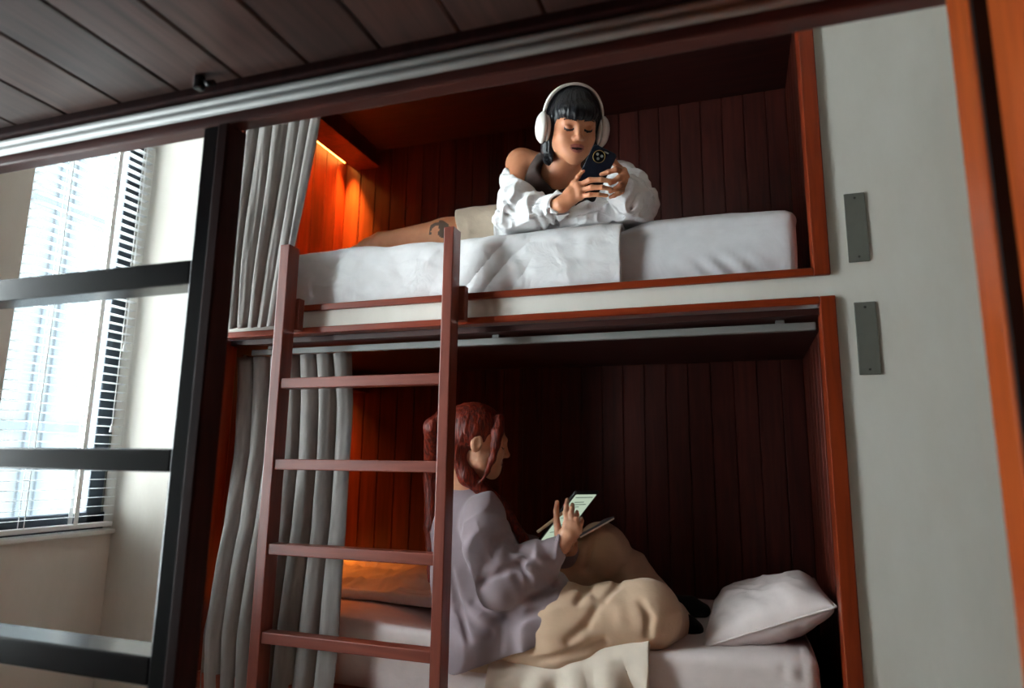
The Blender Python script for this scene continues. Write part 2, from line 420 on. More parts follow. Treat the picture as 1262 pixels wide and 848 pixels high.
# ================================================================== soft things
def fbm(p, s, oct=3, seed=0.0):
    v = 0; a = 1; f = s
    for _ in range(oct):
        v += a*mnoise.noise(Vector((p[0]*f+seed, p[1]*f+seed*1.7, p[2]*f-seed))); a *= .5; f *= 2.03
    return v
def ridge(p, s, seed=0.0):
    return 1-abs(mnoise.noise(Vector((p[0]*s+seed, p[1]*s-seed, p[2]*s+seed*.3))))*2
def soft_box(name, lo, hi, r, n, mat, parent=None, disp=None, origin=None):
    """rounded upholstery block; disp(p, nrm) pushes the surface along its normal"""
    lo = np.array(lo, float); hi = np.array(hi, float); idx = {}; V = []; F = []
    def vid(i, j, k):
        key = (i, j, k)
        if key not in idx:
            t = np.array([i/n[0], j/n[1], k/n[2]]); p = lo+(hi-lo)*t
            q = np.clip(p, lo+r, hi-r); dv = p-q; L = np.linalg.norm(dv)
            nr = dv/L if L > 1e-9 else np.array([0, 0, 1.0]); pp = q+nr*r
            if disp is not None: pp = pp + nr*disp(pp, nr)
            idx[key] = len(V); V.append(pp)
        return idx[key]
    for i in range(n[0]):
        for j in range(n[1]):
            F.append([vid(i, j, 0), vid(i, j+1, 0), vid(i+1, j+1, 0), vid(i+1, j, 0)])
            F.append([vid(i, j, n[2]), vid(i+1, j, n[2]), vid(i+1, j+1, n[2]), vid(i, j+1, n[2])])
    for i in range(n[0]):
        for k in range(n[2]):
            F.append([vid(i, 0, k), vid(i+1, 0, k), vid(i+1, 0, k+1), vid(i, 0, k+1)])
            F.append([vid(i, n[1], k), vid(i, n[1], k+1), vid(i+1, n[1], k+1), vid(i+1, n[1], k)])
    for j in range(n[1]):
        for k in range(n[2]):
            F.append([vid(0, j, k), vid(0, j, k+1), vid(0, j+1, k+1), vid(0, j+1, k)])
            F.append([vid(n[0], j, k), vid(n[0], j+1, k), vid(n[0], j+1, k+1), vid(n[0], j, k+1)])
    return mesh_obj(name, V, F, mat, parent, origin, True)
def sheet_grid(name, P, thick, mat, parent=None, origin=None):
    """closed thick cloth from a grid of points P[i][j]"""
    P = np.asarray(P, float); ni, nj = P.shape[:2]
    du = np.gradient(P, axis=0); dv = np.gradient(P, axis=1); N = np.cross(du, dv); N /= np.linalg.norm(N, axis=2, keepdims=True)+1e-12
    Q = P - N*thick
    V = np.concatenate([P.reshape(-1, 3), Q.reshape(-1, 3)]); o = ni*nj; F = []
    for i in range(ni-1):
        for j in range(nj-1):
            a, b, c, d = i*nj+j, (i+1)*nj+j, (i+1)*nj+j+1, i*nj+j+1
            F.append((a, b, c, d)); F.append((o+a, o+d, o+c, o+b))
    for i in range(ni-1):
        for j in (0, nj-1):
            a, b = i*nj+j, (i+1)*nj+j; F.append((a, o+a, o+b, b) if j == 0 else (a, b, o+b, o+a))
    for j in range(nj-1):
        for i in (0, ni-1):
            a, b = i*nj+j, i*nj+j+1; F.append((a, b, o+b, o+a) if i == 0 else (a, o+a, o+b, b))
    return mesh_obj(name, V, F, mat, parent, origin, True)
def smooth(e0, e1, x):
    t = min(1, max(0, (x-e0)/(e1-e0))); return t*t*(3-2*t)
def interp(x, xs, ys): return float(np.interp(x, xs, ys))

# ------------------------------------------------------------------ upper bed
topx = [A(px, py, 1.95) for px, py in ((372, 312), (560, 300), (680, 292), (765, 279), (800, 268), (900, 257), (960, 254), (995, 254))]
tx = [p[0] for p in topx]; tz = [p[2] for p in topx]
ZU = .715
def d_up(p, n):
    tgt = interp(p[0], tx, tz) - ZU - .012*smooth(-.25, -.45, p[0])
    v = tgt*max(0, n[2]) + .0035*fbm(p, 5, 3, 3.1)
    if n[1] < -.3: v += .010*math.sin(PI*min(1, max(0, (p[2]-.50)/.21)))
    # gathered creases near the lower right corner
    w = math.exp(-((p[0]+.02)/.11)**2)*smooth(.64, .545, p[2])
    v += w*.006*math.sin((p[0]*1.0+(p[2]-.5)*.9)*95)
    return v
mu = soft_box('mattress', (-1.805, 1.962, .5005), (.178, 2.70, ZU), .028, (150, 30, 30), M['sheet'], None, d_up, (-.8, 2.33, .5005))
tag(mu, 'thick mattress in a smooth white fitted sheet on the upper bunk', 'mattress')

def drape(xa, xb, nx, prof, thick, disp, name, label, cat, mat, edge=None):
    """cloth lying on a bed and turned down over its front; prof(x, s) -> (y, z), s from back to hem"""
    ns = 130; P = np.zeros((nx, ns, 3))
    for i in range(nx):
        x = xa+(xb-xa)*i/(nx-1)
        for j in range(ns):
            s = j/(ns-1); y, z = prof(x, s); xx = x + (edge(s, i/(nx-1)) if edge else 0)
            P[i, j] = (xx, y, z)
    du = np.gradient(P, axis=0); dv = np.gradient(P, axis=1); N = np.cross(dv, du); N /= np.linalg.norm(N, axis=2, keepdims=True)+1e-12
    for i in range(nx):
        for j in range(ns): P[i, j] += -N[i, j]*disp(P[i, j], j/(ns-1), i/(nx-1))
    o = sheet_grid(name, P, thick, mat, None, tuple(P[nx//2, ns//2])); return tag(o, label, cat)
dtx = [A(px, py, 1.93) for px, py in ((368, 314), (430, 306), (545, 298), (620, 289), (690, 282), (740, 276), (765, 275.5))]
dxs = [p[0] for p in dtx]; dzs = [p[2] for p in dtx]
def prof_u(x, s):
    zt = interp(x, dxs, dzs)
    if s < .45: t = s/.45; return (2.50-(2.50-1.965)*t, zt-.004)
    if s < .60:
        t = (s-.45)/.15; a = t*PI/2; return (1.965-.035*math.sin(a), zt-.004-.035*(1-math.cos(a)))
    t = (s-.60)/.40; return (1.930-.006*math.sin(PI*t), (zt-.039)+(.5345-(zt-.039))*t)
def dis_u(p, s, u):
    v = .007*fbm((p[0], p[1], p[2]), 6, 3, 1.3) + .004*fbm((p[0]*1.0+p[2]*.8, p[1], p[2]*1.6), 11, 2, 6.3)
    if s > .42:
        # diagonal pull folds fanning from the elbow
        q = (p[0]+.80)*math.cos(.9)+(p[2]-.55)*math.sin(.9)
        q2 = -(p[0]+.80)*math.sin(.9)+(p[2]-.55)*math.cos(.9)
        w_ = smooth(.42, .6, s)
        v += w_*.0065*math.exp(-((p[0]+.70)/.26)**2)*max(0, ridge((q*.30, q2*1.35, 0), 7.0, 4.2))**2
        v += w_*.0055*math.exp(-((p[0]+1.25)/.35)**2)*max(0, ridge((q*.45, q2*1.1, 0), 6.0, 8.2))**2
        v += .009*math.exp(-((p[0]+1.72-.25*(.72-p[2]))/.035)**2)*-1
    return v
du_ = drape(-1.715, dxs[-1]-.0, 300, prof_u, .014, dis_u, 'duvet', 'crumpled white duvet spread over the upper mattress and hanging over its edge', 'duvet', M['duvet'])

# ------------------------------------------------------------------ lower bed
ZL = -.482
def sag(x, y): return -.108*math.exp(-((x+.70)/.30)**2)*smooth(2.62, 2.15, y) - .012*math.exp(-((x+.25)/.25)**2)*smooth(2.5, 2.1, y)
def d_lo(p, n):
    v = sag(p[0], p[1])*max(0, n[2])*smooth(-.62, -.50, p[2]) + .004*fbm(p, 4, 3, 9.0) + (.004*math.sin(p[0]*3.1) if n[2] > .5 else 0)
    w = math.exp(-((p[0]-.11)/.05)**2)*math.exp(-((p[2]+.515)/.03)**2)
    v += w*.005*math.sin(p[0]*140)
    return v
ml = soft_box('mattress', (-1.805, 1.962, -.7445), (.168, 2.705, ZL), .032, (150, 34, 24), M['sheet_rose'], None, d_lo, (-.8, 2.33, -.7445))
tag(ml, 'white sheeted mattress on the lower bunk carrying a pillow', 'mattress')
def prof_l(x, s):
    zz = ZL+.020+sag(x, 2.0)
    if s < .45: t = s/.45; yy = 2.30-(2.30-1.98)*t; return (yy, ZL+.020+sag(x, yy))
    if s < .60:
        a = (s-.45)/.15*PI/2; return (1.98-.045*math.sin(a), zz-.045*(1-math.cos(a)))
    t = (s-.60)/.40; return (1.935-.002*t, (zz-.045)+(-.725-(zz-.045))*t)
def dis_l(p, s, u):
    f = smooth(.50, .8, s)
    q = (p[0]+.55)*(1-.35*s)
    return f*(.013*math.sin(q*72+2.0*fbm(p, 3, 2, 5))+.010*math.sin(q*35+1)+.006*max(0, ridge((q*1.6, p[2]*.4, 0), 12, 3))**2) + .005*fbm(p, 7, 3, 2.2)
lx = A(800, 800, 1.94)[0]
M['cream_cloth'] = cloth('cream_cotton_cover', lin(226, 212, 196), .04, .9, 900, .3)
drape(-.72, lx, 130, prof_l, .016, dis_l, 'bed_cover', 'creamy bed cover bunched under the seated woman, falling over the lower mattress edge', 'bed cover', M['cream_cloth'])
# crumpled duvet pushed to the foot end
def d_heap(p, n):
    return .034*fbm(p, 4.5, 2, 7.7)*max(.25, n[2]) + .022*max(0, ridge((p[0]*1.0, p[1]*1.7, p[2]), 5.0, 1.9))**2*max(0, n[2]) + .010*max(0, ridge((p[0]*1.6, p[1], p[2]), 9.0, 3.9))**2*max(0, n[2]) - .05*smooth(2.35, 2.14, p[1])*max(0, n[2])
hp = soft_box('duvet', (-1.80, 2.14, ZL-.002), (-.90, 2.70, ZL+.065), .032, (140, 90, 16), M['duvet'], None, d_heap, (-1.36, 2.43, ZL))
tag(hp, 'rumpled white duvet pushed to the foot of the lower bunk, glowing orange', 'duvet')

# pillow leaning on the end panel of the lower bunk
def pillow(name, corners, th, label, seam_mat, mat):
    Pa, Pb, Pc, Pd = [np.array(c, float) for c in corners]; n = 46
    nr = np.cross(Pb-Pa, Pd-Pa); nr /= np.linalg.norm(nr); V = []; F = []
    cen = (Pa+Pb+Pc+Pd)/4
    for side in (1, -1):
        for i in range(n+1):
            for j in range(n+1):
                u = -1+2*i/n; v = -1+2*j/n
                # edges bow inwards between the pointed corners
                uu = u*(1-.030*(1-v*v)); vv = v*(1-.030*(1-u*u))
                s, t = (uu+1)/2, (vv+1)/2
                p = Pa*(1-s)*(1-t)+Pb*s*(1-t)+Pc*s*t+Pd*(1-s)*t
                h = th*max(0, (1-abs(u)**3.2)*(1-abs(v)**3.2))**.56
                w = fbm((u*1.2, v*1.2, side), 1.6, 3, 4.4)*.010*(h/th)+.006*max(0, ridge((u*.9+v*.5, v*.5-u*.2, side), 3.2, 2.1))**2*(h/th) + .004*math.sin(9*(u-v)+3*fbm((u, v, 0), 2, 2))*(1-(h/th))*(1 if abs(u) < 1 and abs(v) < 1 else 0)
                V.append(p+nr*side*(h+w*(1 if h > 0 else 0)))
    o = (n+1)**2
    for i in range(n):
        for j in range(n):
            a = i*(n+1)+j; F.append((a, a+n+1, a+n+2, a+1)); F.append((o+a, o+a+1, o+a+n+2, o+a+n+1))
    # weld rim
    bm = bmesh.new(); bv = [bm.verts.new(v) for v in V]
    for f in F: bm.faces.new([bv[i] for i in f])
    bmesh.ops.remove_doubles(bm, verts=bm.verts, dist=.0004); bm.normal_update(); bm.verts.index_update()
    rim = []
    for k in range(4):
        for q in np.linspace(-1, 1, 24)[:-1]:
            u, v = ((q, -1), (1, q), (-q, 1), (-1, -q))[k]
            s, t = (u*(1-.030*(1-v*v))+1)/2, (v*(1-.030*(1-u*u))+1)/2
            rim.append(tuple(Pa*(1-s)*(1-t)+Pb*s*(1-t)+Pc*s*t+Pd*(1-s)*t))
    ob = mesh_obj(name, [v.co[:] for v in bm.verts], [[v.index for v in f.verts] for f in bm.faces], mat, None, tuple(cen-nr*th), True); bm.free()
    pb = MB(); pb.tube(rim+[rim[0]], .0030, 8, cap=False); pb.build('piping', mat, ob)
    return ob
pc = [A(866, 799, 2.04), A(1031, 748, 2.00), A(1003, 713, 2.42), A(884, 741, 2.52)]
pw = pillow('pillow', pc, .070, '', None, M['sheet_rose'])
tag(pw, 'plump white pillow leaning on the end panel of the lower bunk', 'pillow')

# ------------------------------------------------------------------ curtains
def curtain(name, rows, nfold, amp, yfun, label, seedv, parent_loc, hem=.0, skew=0.0, mat=None, ns=420, gather=None):
    """pleated cloth; rows: (z, x_left, x_right) from top to bottom"""
    zs = [r[0] for r in rows]; nz = 60; P = np.zeros((ns, nz, 3))
    zr = zs[::-1]; xl = [r[1] for r in rows][::-1]; xr = [r[2] for r in rows][::-1]
    for j in range(nz):
        t = j/(nz-1); z = zs[0]+(zs[-1]-zs[0])*t
        a, b = np.interp(z, zr, xl), np.interp(z, zr, xr)
        for i in range(ns):
            s = i/(ns-1)
            ph = 2*PI*(nfold*s + .35*mnoise.noise(Vector((s*4+seedv, t*1.3, 0)))+ .16*t*math.sin(5*s+seedv))
            am = amp*(.75+.5*mnoise.noise(Vector((s*5, t*1.5, seedv+2))))*(.8+.4*t)
            fx = -math.sin(ph)*am*.30
            x = a+(b-a)*s+fx; y = yfun(s, z, t)+am*(1-2*abs(math.sin(ph/2))**.72)
            zz = z + hem*math.cos(ph)*t
            P[i, j] = (x, y + .003*mnoise.noise(Vector((s*30, z*5, seedv))), zz)
    root = empty(name, parent_loc, label, 'curtain')
    sheet_grid('curtain_cloth', P, .0022, mat or M['curtain'], root)
    return root, P
yq = 1.870
rows = [(1.50, None, None)]
def row(py, l, r, y): a, b_ = A(l, py, y), A(r, py, y); return ((a[2]+b_[2])/2, a[0], b_[0])
R0 = [row(145, 306, 396, yq), row(230, 297, 380, yq), row(320, 288, 362, yq), row(404, 284, 346, yq)]
top = (1.50, R0[0][1]+.0, R0[0][2]+.10); R0 = [top]+R0
cu, _ = curtain('curtain', R0, 5.6, .0165, lambda s, z, t: yq-.0, 'grey linen curtain gathered at the foot of the upper bunk', 1.7, (-1.6, yq, .45), hem=.004)
# its own rail above the upper opening (hidden behind the dark beam) carries it
curtain_rail('pale curtain rail above the opening of the upper bunk', yq, 1.515, -1.70, .22, (-1.6, -.7, .12), 1.56)
yl = 1.975
def y_low(s, z, t):
    k = smooth(.30, -.45, z); return yl-.0 - k*.083
def rowv(py, l, r, t): 
    y = yl - smooth(.30, -.45, A(l, py, 1.92)[2])*.083; return row(py, l, r, y)
R1 = [rowv(438, 293, 431, 0), rowv(500, 293, 434, 0), rowv(560, 291, 431, 0), rowv(650, 277, 426, 0), rowv(720, 262, 421, 0), rowv(790, 249, 417, 0), rowv(848, 246, 410, 0), rowv(930, 244, 404, 0)]
cl, P_ = curtain('curtain', R1, 7.0, .021, y_low, 'long grey curtain flaring out of the lower bunk behind the ladder', 5.3, (-1.5, yl, -.6))
for i in range(7):
    s = (i+.5)/7; p = P_[int(s*419), 0]
    g = MB(); g.box((p[0]-.005, yl-.004, .350), (p[0]+.005, yl+.004, .378), .0015); g.build('hook', M['rail'], cl)

# ------------------------------------------------------------------ ladder
lad = empty('ladder', (-1.13, 1.82, FLOOR), 'red-brown wooden ladder hooked on the bunk front between the two beds', 'ladder')
yA, yB2 = 1.80, 1.858
for (xa, xb) in ((-1.456, -1.418), (-.846, -.812)):
    s_ = MB().box((xa, yA, FLOOR), (xb, yB2, .722), .003).build('stile', M['ladder_v'], lad)
    h = MB(); h.box((xa+.003, yB2, .435), (xb+.012 if xa < -1 else xb+.018, 1.888, .545), .002)
    h.build('hook_block', M['ladder_v'], s_)
for zc in (.247, -.014, -.276, -.538, -.80):
    MB().box((-1.418, yA+.006, zc-.017), (-.846, yA+.050, zc+.017), .003).build('rung', M['ladder'], lad)
# ================================================================== smooth blended bodies: distance fields + surface nets
_rng = np.random.default_rng(11)
_TAB = _rng.random((32, 32, 32)).astype(np.float32)
def vnoise(P, s, seed=0.0, stretch=(1, 1, 1)):
    q = P*(np.array(stretch)*s) + np.array([seed*3.1, seed*1.7, -seed*2.3]) + 100.0
    i = np.floor(q).astype(int); f = q-i; f = f*f*(3-2*f); i &= 31; j = (i+1) & 31
    x0, y0, z0 = i[..., 0], i[..., 1], i[..., 2]; x1, y1, z1 = j[..., 0], j[..., 1], j[..., 2]; fx, fy, fz = f[..., 0], f[..., 1], f[..., 2]
    c = lambda a, b, d: _TAB[a, b, d]
    v = ((c(x0, y0, z0)*(1-fx)+c(x1, y0, z0)*fx)*(1-fy)+(c(x0, y1, z0)*(1-fx)+c(x1, y1, z0)*fx)*fy)*(1-fz) \
      + ((c(x0, y0, z1)*(1-fx)+c(x1, y0, z1)*fx)*(1-fy)+(c(x0, y1, z1)*(1-fx)+c(x1, y1, z1)*fx)*fy)*fz
    return v*2-1
def vridge(P, s, seed=0.0, stretch=(1, 1, 1)):
    return 1-np.abs(vnoise(P, s, seed, stretch))*2
class Frame:
    def __init__(s, t, X, Y, Z): s.t = np.array(t, float); s.R = np.stack([np.array(X, float), np.array(Y, float), np.array(Z, float)], 1)
    def w(s, p): return s.R@np.array(p, float)+s.t
WORLD = Frame((0, 0, 0), (1, 0, 0), (0, 1, 0), (0, 0, 1))
def frame_from(t, fwd, up):
    Z = np.array(fwd, float); Z /= np.linalg.norm(Z); X = np.cross(np.array(up, float), Z); X /= np.linalg.norm(X); Y = np.cross(Z, X)
    return Frame(t, X, Y, Z)
class Field:
    FAR = .06
    def __init__(s, lo, hi, h):
        s.lo = np.array(lo, float); s.h = h; s.n = np.ceil((np.array(hi)-s.lo)/h).astype(int)+1
        s.s = np.full(s.n, s.FAR, np.float32)
    def _sub(s, lo, hi):
        a = np.clip(np.floor((np.array(lo)-s.lo)/s.h).astype(int), 0, s.n); b = np.clip(np.ceil((np.array(hi)-s.lo)/s.h).astype(int)+1, 0, s.n)
        if np.any(b <= a): return None, None
        ax = [s.lo[i]+s.h*np.arange(a[i], b[i]) for i in range(3)]
        return tuple(slice(a[i], b[i]) for i in range(3)), np.stack(np.meshgrid(*ax, indexing='ij'), -1)
    def prim(s, kind, prm, fr, m):
        if kind == 'cone':
            p0, p1, r0, r1 = prm[:4]; a, b = fr.w(p0), fr.w(p1); R = max(r0, r1)+m
            sl, P = s._sub(np.minimum(a, b)-R, np.maximum(a, b)+R)
            if sl is None: return None, None, None
            ab = b-a; L2 = ab@ab+1e-12; t = np.clip(((P-a)@ab)/L2, 0, 1)
            d = np.linalg.norm(P-a-t[..., None]*ab, axis=-1)
            r = r0+(r1-r0)*t
            if len(prm) > 4 and prm[4]:
                amp, fq, sd = prm[4]; r = r+amp*np.sin(t*math.sqrt(L2)*fq+3.2*vnoise(P, 14, sd))*np.sin(PI*np.clip(t, .02, .98))**.5
            return sl, P, d-r
        if kind == 'ell':
            c, r = prm; c = fr.w(c); r = np.array(r, float); R = r.max()+m
            sl, P = s._sub(c-R, c+R)
            if sl is None: return None, None, None
            q = (P-c)@fr.R; k0 = np.linalg.norm(q/r, axis=-1); k1 = np.linalg.norm(q/(r*r), axis=-1)+1e-9
            return sl, P, np.where(k0 < 1e-4, -r.min(), k0*(k0-1)/k1)
        if kind == 'box':
            c, hb, rr = prm; c = fr.w(c); hb = np.array(hb, float); R = np.linalg.norm(hb)+rr+m
            sl, P = s._sub(c-R, c+R)
            if sl is None: return None, None, None
            q = np.abs((P-c)@fr.R)-(hb-rr)
            return sl, P, np.linalg.norm(np.maximum(q, 0), axis=-1)+np.minimum(q.max(-1), 0)-rr
    def add(s, kind, *prm, k=.01, fr=WORLD):
        sl, P, d = s.prim(kind, prm, fr, k+s.FAR*.6)
        if sl is None: return s
        a = s.s[sl]; h = np.maximum(k-np.abs(a-d), 0)/max(k, 1e-9)
        s.s[sl] = (np.minimum(a, d)-h*h*k*.25).astype(np.float32); return s
    def sub(s, kind, *prm, k=.006, fr=WORLD):
        sl, P, d = s.prim(kind, prm, fr, k+.02)
        if sl is None: return s
        a = s.s[sl]; d = -d; h = np.maximum(k-np.abs(a-d), 0)/max(k, 1e-9)
        s.s[sl] = (np.maximum(a, d)+h*h*k*.25).astype(np.float32); return s
    def chain(s, pts, k=.01, fr=WORLD, wr=None):
        """pts: (x, y, z, r) joints"""
        for a, b in zip(pts[:-1], pts[1:]): s.add('cone', a[:3], b[:3], a[3], b[3], wr, k=k, fr=fr)
        return s
    def plane(s, p, n, k=.004):
        """cut away everything on the side n points to"""
        ax = [s.lo[i]+s.h*np.arange(s.n[i]) for i in range(3)]; n = np.array(n, float); n /= np.linalg.norm(n)
        d = ((ax[0]-p[0])*n[0])[:, None, None]+((ax[1]-p[1])*n[1])[None, :, None]+((ax[2]-p[2])*n[2])[None, None, :]
        s.s = np.maximum(s.s, d.astype(np.float32)); return s
    def minus(s, other_fn): return s
    def noise(s, fn, band=.02):
        """fn(P) is added to the field near the surface (positive = dent)"""
        m = np.abs(s.s) < band; ix = np.argwhere(m); P = s.lo+ix*s.h
        s.s[m] += fn(P).astype(np.float32); return s
    def mesh(s):
        S = s.s.copy()
        for ax in range(3):
            sl = [slice(None)]*3
            for e in (0, -1): sl[ax] = e; S[tuple(sl)] = np.maximum(S[tuple(sl)], .001)
        neg = S < 0; cnt = np.zeros(np.array(S.shape)-1, np.int8)
        for dx in (0, 1):
            for dy in (0, 1):
                for dz in (0, 1):
                    cnt += neg[dx:S.shape[0]-1+dx, dy:S.shape[1]-1+dy, dz:S.shape[2]-1+dz]
        act = (cnt > 0) & (cnt < 8); ix = np.argwhere(act); n = len(ix)
        vid = np.full(act.shape, -1, np.int32); vid[act] = np.arange(n)
        acc = np.zeros((n, 3)); num = np.zeros(n)
        cor = [(a, b, c) for a in (0, 1) for b in (0, 1) for c in (0, 1)]
        val = {c: S[ix[:, 0]+c[0], ix[:, 1]+c[1], ix[:, 2]+c[2]].astype(float) for c in cor}
        for c in cor:
            for ax in range(3):
                if c[ax] == 0:
                    d = list(c); d[ax] = 1; d = tuple(d); a, b = val[c], val[d]; m = (a < 0) != (b < 0)
                    t = np.where(m, a/(a-b+1e-20), 0); p = np.array(c, float)+np.zeros((n, 3)); p[:, ax] += t
                    acc[m] += p[m]; num[m] += 1
        V = s.lo+(ix+acc/num[:, None])*s.h; F = []
        for ax in range(3):
            u, v = (ax+1) % 3, (ax+2) % 3
            sa = [slice(1, -1)]*3; sa[ax] = slice(0, -1); sb = [slice(1, -1)]*3; sb[ax] = slice(1, None)
            A_, B_ = neg[tuple(sa)], neg[tuple(sb)]
            for flip in (False, True):
                e = np.argwhere((A_ & ~B_) if not flip else (~A_ & B_))
                if not len(e): continue
                off = np.ones(3, int); off[ax] = 0; e = e+off
                q = []
                for du, dv in ((-1, -1), (0, -1), (0, 0), (-1, 0)):
                    c = e.copy(); c[:, u] += du; c[:, v] += dv; q.append(vid[c[:, 0], c[:, 1], c[:, 2]])
                q = np.stack(q, 1); F.append(q[:, ::-1] if flip else q)
        F = np.concatenate(F); F = F[(F >= 0).all(1)]
        return V, F
def surf(f, p_x, p_y, y0, y1):
    """where the sight line through this point of the garment first meets its surface"""
    for y in np.arange(y0, y1, f.h*.5):
        i = np.round((at(p_x, p_y, y)-f.lo)/f.h).astype(int)
        if (i >= 0).all() and (i < f.n).all() and f.s[tuple(i)] < 0: return at(p_x, p_y, y)
    return None
def crease(f, pix, r, k, y0=1.80, y1=2.4, lift=.3):
    P = [surf(f, a, b, y0, y1) for a, b in pix]; P = [p for p in P if p is not None]
    P = [p-(p/np.linalg.norm(p))*r*lift for p in P]
    for a, b in zip(P[:-1], P[1:]): f.sub('cone', tuple(a), tuple(b), r, r, k=k)
def bead(f, pix, r, k, y0=1.80, y1=2.4, sink=.4):
    P = [surf(f, a, b, y0, y1) for a, b in pix]; P = [p for p in P if p is not None]
    P = [p+(p/np.linalg.norm(p))*r*sink for p in P]
    for a, b in zip(P[:-1], P[1:]): f.add('cone', tuple(a), tuple(b), r, r, k=k)
def relax(V, F, it=1, lam=.5):
    e = np.concatenate([F[:, [0, 1]], F[:, [1, 2]], F[:, [2, 3]], F[:, [3, 0]]]); e = np.concatenate([e, e[:, ::-1]])
    for _ in range(it):
        a = np.zeros_like(V); c = np.zeros(len(V)); np.add.at(a, e[:, 0], V[e[:, 1]]); np.add.at(c, e[:, 0], 1)
        V = V*(1-lam)+lam*a/np.maximum(c, 1)[:, None]
    return V
def fast_mesh(name, V, F, mats, parent, matfn=None):
    org = np.array(wloc(parent)) if parent is not None else np.zeros(3)
    me = bpy.data.meshes.new(name); n = len(V); m = len(F)
    me.vertices.add(n); me.vertices.foreach_set('co', (V-org).astype(np.float32).ravel())
    me.loops.add(m*4); me.loops.foreach_set('vertex_index', F.astype(np.int32).ravel())
    me.polygons.add(m); me.polygons.foreach_set('loop_start', np.arange(0, m*4, 4, dtype=np.int32)); me.polygons.foreach_set('loop_total', np.full(m, 4, dtype=np.int32))
    for mt in mats: me.materials.append(mt)
    me.update(calc_edges=True)
    if matfn is not None: me.polygons.foreach_set('material_index', matfn(V[F].mean(1)).astype(np.int32))
    me.polygons.foreach_set('use_smooth', np.ones(m, bool)); me.validate(); me.update()
    o = bpy.data.objects.new(name, me); return link(o, parent)
def biggest(V, F):
    """keep the one connected surface with most vertices (drops stray crumbs)"""
    lab = np.arange(len(V))
    for _ in range(200):
        mn = lab[F].min(1); new = lab.copy()
        for c in range(4): np.minimum.at(new, F[:, c], mn)
        new = new[new]
        if (new == lab).all(): break
        lab = new
    ids, cn = np.unique(lab, return_counts=True)
    keep = np.isin(lab, ids[cn > max(60, .02*cn.max())]); ren = np.cumsum(keep)-1
    F = F[keep[F].all(1)]; return V[keep], ren[F]
def cut(field, name, mats, parent, matfn=None, rl=1):
    V, F = field.mesh(); V, F = biggest(V, F)
    if rl: V = relax(V, F, rl)
    return fast_mesh(name, V, F, mats, parent, matfn)

# ------------------------------------------------------------------ anatomy
def head(f, H, s=1.0, mouth=.0, neck_to=None, lids=True):
    """a head in frame H: X to the viewer's right, Y up, Z out of the face; origin between the ears at eye height"""
    S = lambda *v: tuple(s*c for c in v)
    f.add('ell', S(0, .032, -.022), S(.0745, .081, .094), k=.01, fr=H)
    f.add('ell', S(0, -.012, .026), S(.064, .070, .062), k=.03, fr=H)
    f.add('cone', S(-.036, -.056, .018), S(-.008, -.087, .059), .030*s, .0195*s, k=.03, fr=H)
    f.add('cone', S(.036, -.056, .018), S(.008, -.087, .059), .030*s, .0195*s, k=.03, fr=H)
    f.add('ell', S(0, -.062, .050), S(.043, .034, .034), k=.02, fr=H)
    for q in (-1, 1):
        f.add('ell', S(q*.037, -.028, .056), S(.023, .024, .022), k=.02, fr=H)          # cheek
        f.add('cone', S(q*.040, .020, .066), S(q*.012, .022, .080), .011*s, .010*s, k=.012, fr=H)  # brow ridge
    for q in (-1, 1): f.sub('ell', S(q*.0315, .001, .096), S(.0165, .0100, .0155), k=.014, fr=H)   # eye hollow
    for q in (-1, 1):
        f.add('ell', S(q*.0315, .0015, .0705), S(.0140, .0108, .0125), k=.003, fr=H)               # closed-down lids over the eye
        f.sub('cone', S(q*.0195, -.0040, .0815), S(q*.0315, -.0068, .0850), .0011*s, .0015*s, k=.001, fr=H)
        f.sub('cone', S(q*.0315, -.0068, .0850), S(q*.0430, -.0040, .0790), .0015*s, .0011*s, k=.001, fr=H)
    f.add('cone', S(0, .014, .080), S(0, -.022, .0965), .0068*s, .0088*s, k=.012, fr=H)            # nose
    f.add('ell', S(0, -.026, .0975), S(.0098, .0088, .0098), k=.007, fr=H)
    for q in (-1, 1):
        f.add('ell', S(q*.0118, -.0295, .0880), S(.0078, .0070, .0085), k=.006, fr=H)
        f.sub('ell', S(q*.0062, -.0358, .0935), S(.0030, .0022, .0040), k=.002, fr=H)              # nostril
    f.sub('cone', S(0, -.040, .092), S(0, -.048, .0905), .0026*s, .0030*s, k=.004, fr=H)           # philtrum
    for q in (-1, 1):
        f.add('cone', S(q*.0045, -.0525, .0850), S(q*.0220, -.0575, .0745), .0038*s, .0016*s, k=.004, fr=H)
        f.add('cone', S(0, -.0640-mouth, .0822), S(q*.0190, -.0592-mouth*.4, .0745), .0046*s, .0024*s, k=.004, fr=H)
        f.sub('cone', S(0, -.0585-mouth*.5, .0895), S(q*.0210, -.0584-mouth*.2, .0785), (.0018+mouth*.5)*s, .0009*s, k=.0015, fr=H)
    if neck_to is not None:
        a = H.w(S(0, -.060, -.022)); f.add('cone', tuple(a), tuple(neck_to), .049*s, .050*s, k=.02)
